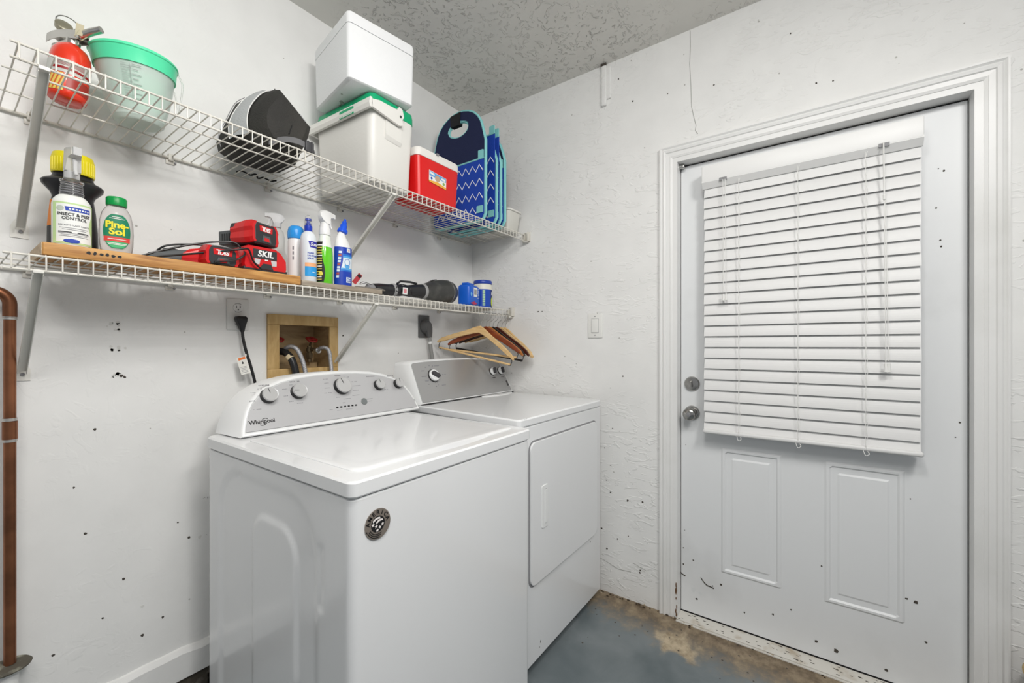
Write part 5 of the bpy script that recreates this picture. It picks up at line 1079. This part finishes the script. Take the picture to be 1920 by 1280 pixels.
# soft black bag
t_ = thing('lunch_bag', 'slouched black fabric bag with light grey side panels and buckled strap', 'bag', (-1.27, -.2, US))
M_fab = mat('black nylon', (.022, .021, .019), .75, bump=(240, .6), var=((.05, .047, .04), 5, .45, .75)); M_fab2 = mat('black nylon deep', (.010, .010, .010), .7, bump=(240, .5)); M_gf = mat('grey nylon', (.42, .43, .44), .6, bump=(200, .5)); M_pipe = mat('white piping', (.75, .75, .73), .5)
ZB = US+.001
A_ = [(-1.330, .0), (-1.358, .040), (-1.362, .085), (-1.352, .130), (-1.325, .177), (-1.300, .203), (-1.281, .218), (-1.252, .196), (-1.226, .176), (-1.192, .147), (-1.169, .131), (-1.178, .090), (-1.202, .030), (-1.225, .0), (-1.28, .0)]
B_ = [(-1.345, .0), (-1.388, .030), (-1.390, .072), (-1.375, .120), (-1.340, .182), (-1.300, .216), (-1.268, .232), (-1.240, .215), (-1.210, .190), (-1.175, .155), (-1.155, .120), (-1.165, .070), (-1.185, .020), (-1.210, .0), (-1.28, .0)]
C_ = [(-1.340, .0), (-1.388, .022), (-1.395, .055), (-1.376, .110), (-1.348, .180), (-1.318, .214), (-1.270, .225), (-1.240, .210), (-1.210, .180), (-1.180, .150), (-1.160, .110), (-1.170, .060), (-1.190, .020), (-1.210, .0), (-1.28, .0)]
def ringp(P, y, k=1, z0=0): return [(-1.275+(x+1.275)*k, y, ZB+max(z0, .095+(z-.095)*k)) for x, z in P]
b = MB(); b.loft([ringp(A_, -.338, .30), ringp(A_, -.333, .66, .02), ringp(A_, -.305, .90, .006), ringp(A_, -.272), ringp(B_, -.215), ringp(C_, -.150), ringp(C_, -.085, .88), ringp(C_, -.055, .5)], 0); b.build('main_body', M_fab, t_)
off = lambda P, y, o_: smooth_path([(x-o_*.8, y, ZB+z+o_*.5) for x, z in P[1:6]], 5)
pf, pa, pc = off(A_, -.274, .0025), off(B_, -.215, .0025), off(C_, -.150, .0025)
b = MB(); b.loft([[tuple(p) for p in q] for q in (pf, [(a+c)/2+Vector((-.004, 0, .003)) for a, c in zip(pf, pa)], pa)], 0, closed=False); b.build('grey_panel', M_gf, t_)
b = MB(); b.tube(pf, .0017, n=6); b.tube(pa, .0015, n=6); b.tube(pc, .0012, m=1, n=6); b.build('piping', [M_pipe, M_grey], t_)
b = MB()
for P in ([(-1.281, -.272, .219), (-1.298, -.300, .165), (-1.322, -.312, .10), (-1.338, -.306, .05)], [(-1.230, -.274, .178), (-1.238, -.310, .145), (-1.255, -.334, .10), (-1.268, -.338, .06)]): b.tube(smooth_path([(x, y-.001, ZB+z) for x, y, z in P], 5), .0018, n=5)
b.build('seam', M_fab2, t_)
b = MB(); G = [(-1.214, .160), (-1.194, .142), (-1.186, .112), (-1.190, .070), (-1.205, .082), (-1.216, .118)]
b.shape([[(x, z) for x, z in G]], .006, FR((0, -.300, ZB), (1, 0, 0), (0, 0, 1)), 0); b.build('side_patch', M_gf, t_)
b = MB(); PS = smooth_path([(-1.320, -.318, ZB+.020), (-1.285, -.344, ZB+.034), (-1.255, -.360, ZB+.036), (-1.225, -.366, ZB+.030), (-1.200, -.362, ZB+.020), (-1.188, -.350, ZB+.010)], 5)
b.loft([[p+Vector((0, -.0015, .009)), p+Vector((0, .0015, .009)), p+Vector((0, .0015, -.009)), p+Vector((0, -.0015, -.009))] for p in PS], 0, sm=False); b.build('strap', mat('strap grey', (.13, .13, .135), .7), t_)
b = MB(); b.box(-1.232, -1.204, -.374, -.360, ZB+.010, ZB+.044, r=.003); b.box(-1.226, -1.222, -.376, -.364, ZB+.008, ZB+.046, r=.001); b.box(-1.214, -1.210, -.376, -.364, ZB+.008, ZB+.046, r=.001); b.build('buckle', M_dark, t_)
b = MB(); b.tube(smooth_path([(-1.30+.012*k, -.030-.012*(k % 2), ZB+.003+.004*(k % 3)) for k in range(12)], 4), .003, n=5); b.build('loose_strap', M_fab2, t_)

# green and white picnic cooler
t_ = thing('picnic_cooler', 'white picnic cooler with a green lid and swing handle under the foam box', 'cooler', (-.885, -.21, US))
MC = Matrix.Translation((-.995, -.385, US)) @ Matrix.Rotation(math.radians(2.5), 4, 'Z')      # near-left-bottom corner
CW, CD = .213, .350; M_cw = mat('cooler white', (.78, .77, .73), .4, bump=(90, .15)); M_cg = mat('cooler green', (.0, .38, .16), .35)
b = MB()
def crg(z, k, r_=.028): return [tuple(MC @ Vector((CW/2+x*k, CD/2+y*k, z))) for x, y in rrect(CW, CD, r_, 6)]
b.loft([crg(0, .90), crg(.006, .925), crg(.180, .975), crg(.232, .990), crg(.240, 1.0), crg(.282, 1.0)], 0); b.build('cooler_body', M_cw, t_)
b = MB(); b.loft([crg(.272, .985), crg(.276, 1.012), crg(.300, 1.012), crg(.316, .995), crg(.320, .96), crg(.321, .80)], 0); b.box(CW*.2, CW*.5, -.006, .0, .284, .300, r=.003, M=MC); b.box(-.008, 0, CD*.30, CD*.58, .286, .300, r=.003, M=MC); b.build('lid', M_cg, t_)
b = MB()   # recessed shoulder around the pivot
b.loft([[tuple(MC @ Vector(p)) for p in ((CW*.30, .004, .17), (CW*.30, -.0035, .185), (CW*.30, -.0035, .262), (CW*.30, .004, .262))], [tuple(MC @ Vector(p)) for p in ((CW*.66, .004, .165), (CW*.66, -.0035, .178), (CW*.66, -.0035, .262), (CW*.66, .004, .262))]], 0, sm=False); b.build('pivot_boss', M_cw, t_)
b = MB(); AR = []
for y0_, y1_ in ((-.018, -.008), (CD+.008, CD+.018)):
    prof = [(CW*.62, .262), (CW*.66, .276), (CW*.62, .302), (CW*.55, .306), (CW*.50, .290), (CW*.10, .286), (-.010, .277), (-.014, .250), (CW*.08, .246), (CW*.38, .238), (CW*.56, .234), (CW*.64, .242)]
    b.loft([[tuple(MC @ Vector((x, y, z))) for x, z in prof] for y in (y0_, y1_)], 0, sm=False)
b.loft([[tuple(MC @ Vector((x, y, z))) for x, z in ((-.020, .246), (-.024, .260), (-.018, .282), (-.010, .282), (-.008, .262), (-.010, .246))] for y in (-.018, CD+.018)], 0, sm=False)
b.shape([ell(.004, .005)], .002, MC @ FR((CW*.575, -.019, .270), (1, 0, 0), (0, 0, 1)), 1)
b.shape([rrect(.085, .010, .005, 4)], .002, MC @ FR((-.0225, .115, .268), (0, -1, 0), (0, 0, 1)), 2); b.shape([rrect(.085, .006, .002, 3)], .002, MC @ FR((-.022, .115, .249), (0, -1, 0), (0, 0, 1)), 2)
for k in range(9): b.shape([[(-.036+k*.008, -.0015), (-.031+k*.008, -.0015), (-.031+k*.008, .0015), (-.036+k*.008, .0015)]], .0008, MC @ FR((-.0235, .115, .249), (0, -1, 0), (0, 0, 1)), 0)
b.build('swing_handle', [mat('handle white', (.80, .79, .75), .35), M_dark, M_cg], t_)
# foam box on top
t_ = thing('foam_box', 'white expanded foam box with lid perched on the green-lidded cooler', 'foam box', (-.95, -.25, US+.323))
MS = Matrix.Translation((-1.087, -.380, US+.3235)) @ Matrix.Rotation(math.radians(-9), 4, 'Z'); M_foam = mat('white foam', (.84, .85, .86), .7, bump=(160, .25))
SWd, SDp = .268, .308
def srg(z, k, ins=0): return [tuple(MS @ Vector((SWd/2+x*k, SDp/2+y*k, z))) for x, y in rrect(SWd-2*ins, SDp-2*ins, .016, 5)]
b = MB(); b.loft([srg(0, .975, .006), srg(.005, .975), srg(.192, 1.0), srg(.192, .98)], 0)
for px, py, r_ in ((.05, .17, .010), (.06, .20, .007), (.03, .12, .005), (.055, .185, .004)): b.shape([blob(r_, 9, px, py)], .0008, MS @ Matrix.Translation((0, 0, -.0003)), 1)
for px, pz, r_ in ((-.006, .16, .0022), (-.008, .098, .0030), (-.012, .095, .0015)): b.shape([blob(r_, 8, px+.0, pz)], .0006, MS @ FR((.004, .02, 0), (0, -1, 0), (0, 0, 1)), 1)
b.build('box_body', [M_foam, mat('foam dent grey', (.45, .45, .43), .8)], t_)
b = MB(); b.loft([srg(.1925, 1.0, .006), srg(.1940, 1.004), srg(.226, 1.004), srg(.234, .99), srg(.236, .95)], 0); b.build('box_lid', M_foam, t_)

# small red cooler
t_ = thing('personal_cooler', 'small bright red cooler with a white lid and product sticker', 'cooler', (-.665, -.28, US))
b = MB(); rx0, rx1, ry0, ry1 = -.775, -.526, -.385, -.215
def rrg(z, k, i=0): return [((rx0+rx1)/2+x*k, (ry0+ry1)/2+y*k, US+z) for x, y in rrect(rx1-rx0-2*i, ry1-ry0-2*i, .022, 6)]
b.loft([rrg(0, .93, .004), rrg(.005, .94), rrg(.168, 1.0)], 0); b.build('cooler_body', M_redp, t_)
b = MB(); b.loft([rrg(.1685, .99), rrg(.170, 1.012), rrg(.196, 1.012), rrg(.204, .98), rrg(.206, .9)], 0); b.box(-.672, -.660, ry0-.006, ry0+.006, US+.198, US+.206, m=1); b.build('lid', [mat('cooler lid white', (.80, .78, .74), .4), M_grey], t_)
b = MB(); FS = FR((-.662, ry0+.0005, US+.098), (1, 0, 0), (0, -.03, 1))
b.shape([[(-.050, -.022), (.050, -.030), (.050, .018), (-.050, .026)]], .0012, FS, 0); b.shape([[(-.048, .004), (.048, .0), (.048, .017), (-.048, .024)]], .0018, FS, 1); b.shape([[(-.050, -.022), (.050, -.030), (.050, -.022), (.0, -.012), (-.050, -.016)]], .0018, FS, 2)
b.shape([ell(.015, .013, 20, -.002, .002)], .0024, FS, 3); b.shape([blob(.007, 9, .034, -.010)], .0024, FS, 4); b.shape([blob(.006, 9, -.036, -.006)], .0024, FS, 5); b.shape([[(-.044, .012), (-.020, .008), (-.020, .016), (-.044, .021)]], .0024, FS, 0); b.shape([[(.020, .004), (.044, .002), (.044, .012), (.020, .012)]], .0024, FS, 0)
b.build('sticker', [M_lab, mat('sticker sky', (.12, .35, .68), .5), mat('sticker orange', (.85, .42, .06), .5), mat('sticker brown', (.52, .36, .25), .5), mat('sticker green', (.25, .42, .12), .5), M_navy], t_)

# folded fabric totes standing like books
M_nv = mat('tote navy', (.008, .014, .060), .8, bump=(220, .4)); M_bl = mat('tote royal blue', (.008, .055, .42), .75, bump=(220, .4)); M_aq = mat('tote aqua trim', (.25, .62, .62), .7); M_zz = mat('zigzag white', (.80, .82, .84), .7)
TY0, TY1 = -.395, -.045
def tote_outline(hz, sc=1):
    yc, hw = (TY0+TY1)/2, (TY1-TY0)/2*sc; P = []
    P += [(-hw, .03), (-hw+.012, .008), (-hw+.035, 0), (hw-.035, 0), (hw-.012, .008), (hw, .03), (hw, hz*.68)]
    for k in range(1, 14):
        a = PI*k/14; P.append((hw*math.cos(a)*.93+.0*math.sin(a), hz*.68+(hz*.32)*(math.sin(a)**.75)))
    P.append((-hw, hz*.68)); return P
def tote(label, x, rz, h_, hole=True, lean=0.0, band=.47):
    # local u runs from the front edge (u=-hw) to the wall, face towards -x
    t_ = thing('folding_tote', label, 'tote bag', (x, (TY0+TY1)/2, US+.001), 0, 'blue zigzag totes on the upper shelf'); t_.rotation_euler = (0, lean, rz)
    O = tote_outline(h_); M = Matrix(((0, 0, 1, 0), (1, 0, 0, 0), (0, 1, 0, 0), (0, 0, 0, 1)))
    hl = [(.070*math.cos(a), h_*.850+.042*math.sin(a)*(1 if math.sin(a) < 0 else .9)) for a in [2*PI*k/24 for k in range(24)]]
    b = MB(); b.shape([O]+([hl] if hole else []), .014, M, 0); b.build('panel', M_nv, t_, local=True)
    hw = (TY1-TY0)/2; zt_ = h_*band+.03
    b = MB(); L_ = [(-hw+.004, .03), (-hw+.014, .012), (-hw+.035, .004), (hw-.035, .004), (hw-.014, .012), (hw-.004, .03), (hw-.004, zt_), (-hw+.004, zt_)]
    b.shape([L_], .004, M @ Matrix.Translation((0, 0, -.009)), 0)
    for r_ in range(5):
        z0 = .035+r_*.068
        if z0 > zt_-.012: break
        zg = [(-hw+.008+i*.0225, z0+(.032 if i % 2 else 0)) for i in range(int((2*hw-.01)/.0225))]
        b.tube([M @ Vector((p[0], p[1], -.0112)) for p in zg], .0028, m=1, n=5, sm=False)
    b.build('pocket', [M_bl, M_zz], t_, local=True)
    b = MB(); b.tube([M @ Vector((p[0], p[1], 0)) for p in O], .0082, m=0, n=6, closed=True)
    if hole: b.tube([M @ Vector((p[0], p[1], 0)) for p in hl], .0078, m=0, n=6, closed=True)
    b.tube([M @ Vector((-hw+.004, zt_, -.010)), M @ Vector((hw-.004, zt_, -.010))], .0048, m=0, n=6)
    b.shape([rrect(.034, .040, .004, 2, -hw+.022, zt_+.022)], .004, M @ Matrix.Translation((0, 0, -.0095)), 0); b.shape([rrect(.040, .034, .004, 2, -hw+.026, .052)], .004, M @ Matrix.Translation((0, 0, -.0125)), 0)
    b.build('binding', M_aq, t_, local=True)
    if hole: b = MB(); b.shape([[(-.012, h_*.885), (.046, h_*.885), (.052, h_*.985), (-.018, h_*.995)]], .024, M, 0); b.build('handle_grip', mat('tote black', (.01, .01, .012), .8), t_, local=True)
    return t_
tote('blue zigzag folding tote in front, its full side and handle hole in view', -.352, 0, .572)
tote('blue zigzag folding tote second in the row behind the front one', -.262, math.radians(-1), .470, hole=False, band=.90)
tote('blue zigzag folding tote third in the row, just its aqua edge showing', -.226, math.radians(-1.5), .468, hole=False, band=.90)
tote('blue zigzag folding tote last in the row, with a rounded top near the wall', -.190, math.radians(-2), .500, hole=True, band=.55)
# translucent bin behind the totes
t_ = thing('storage_bin', 'pale translucent plastic bin in the corner beyond the blue totes', 'bin', (-.09, -.25, US))
b = MB()
def brg(z, k): return [(-.092+x*k, -.262+y*k, US+z) for x, y in rrect(.118, .250, .02, 5)]
b.loft([brg(0, .86), brg(.004, .88), brg(.105, 1.0), brg(.105, .97), brg(.006, .85)], 0); b.build('bin_body', mat('bin plastic', (.70, .69, .64), .35), t_)
b = MB(); b.loft([brg(.1055, 1.0), brg(.106, 1.05), brg(.114, 1.05), brg(.118, .98)], 0); b.build('bin_lid', mat('bin lid plastic', (.74, .73, .69), .4), t_)

# woven basket at the right edge of the view
kx, ky = -.165, -2.330
t_ = thing('woven_basket', 'dark brown woven basket on the floor beside the door frame', 'basket', (kx, ky, 0))
M_wk = wood('wicker brown', (.05, .022, .012), (.13, .06, .03), (30, 30, 30)); b = MB()
b.lathe([(0, .004), (.10, .002), (.112, .012), (.150, .285), (.144, .285), (.108, .016), (0, .012)], (kx, ky, 0), 48)
for k in range(22):
    z = .015+k*.0125; r_ = .113+.037*z/.285; b.tube([(kx+(r_+.0025*(-1)**(q+k))*math.cos(2*PI*q/48), ky+(r_+.0025*(-1)**(q+k))*math.sin(2*PI*q/48), z) for q in range(48)], .0048, n=5, closed=True)
b.build('basket_body', M_wk, t_)
b = MB(); b.tube([(kx+.153*math.cos(2*PI*q/48), ky+.153*math.sin(2*PI*q/48), .287) for q in range(48)], .009, n=8, closed=True); b.build('basket_rim', mat('basket rim tan', (.42, .29, .11), .5), t_)
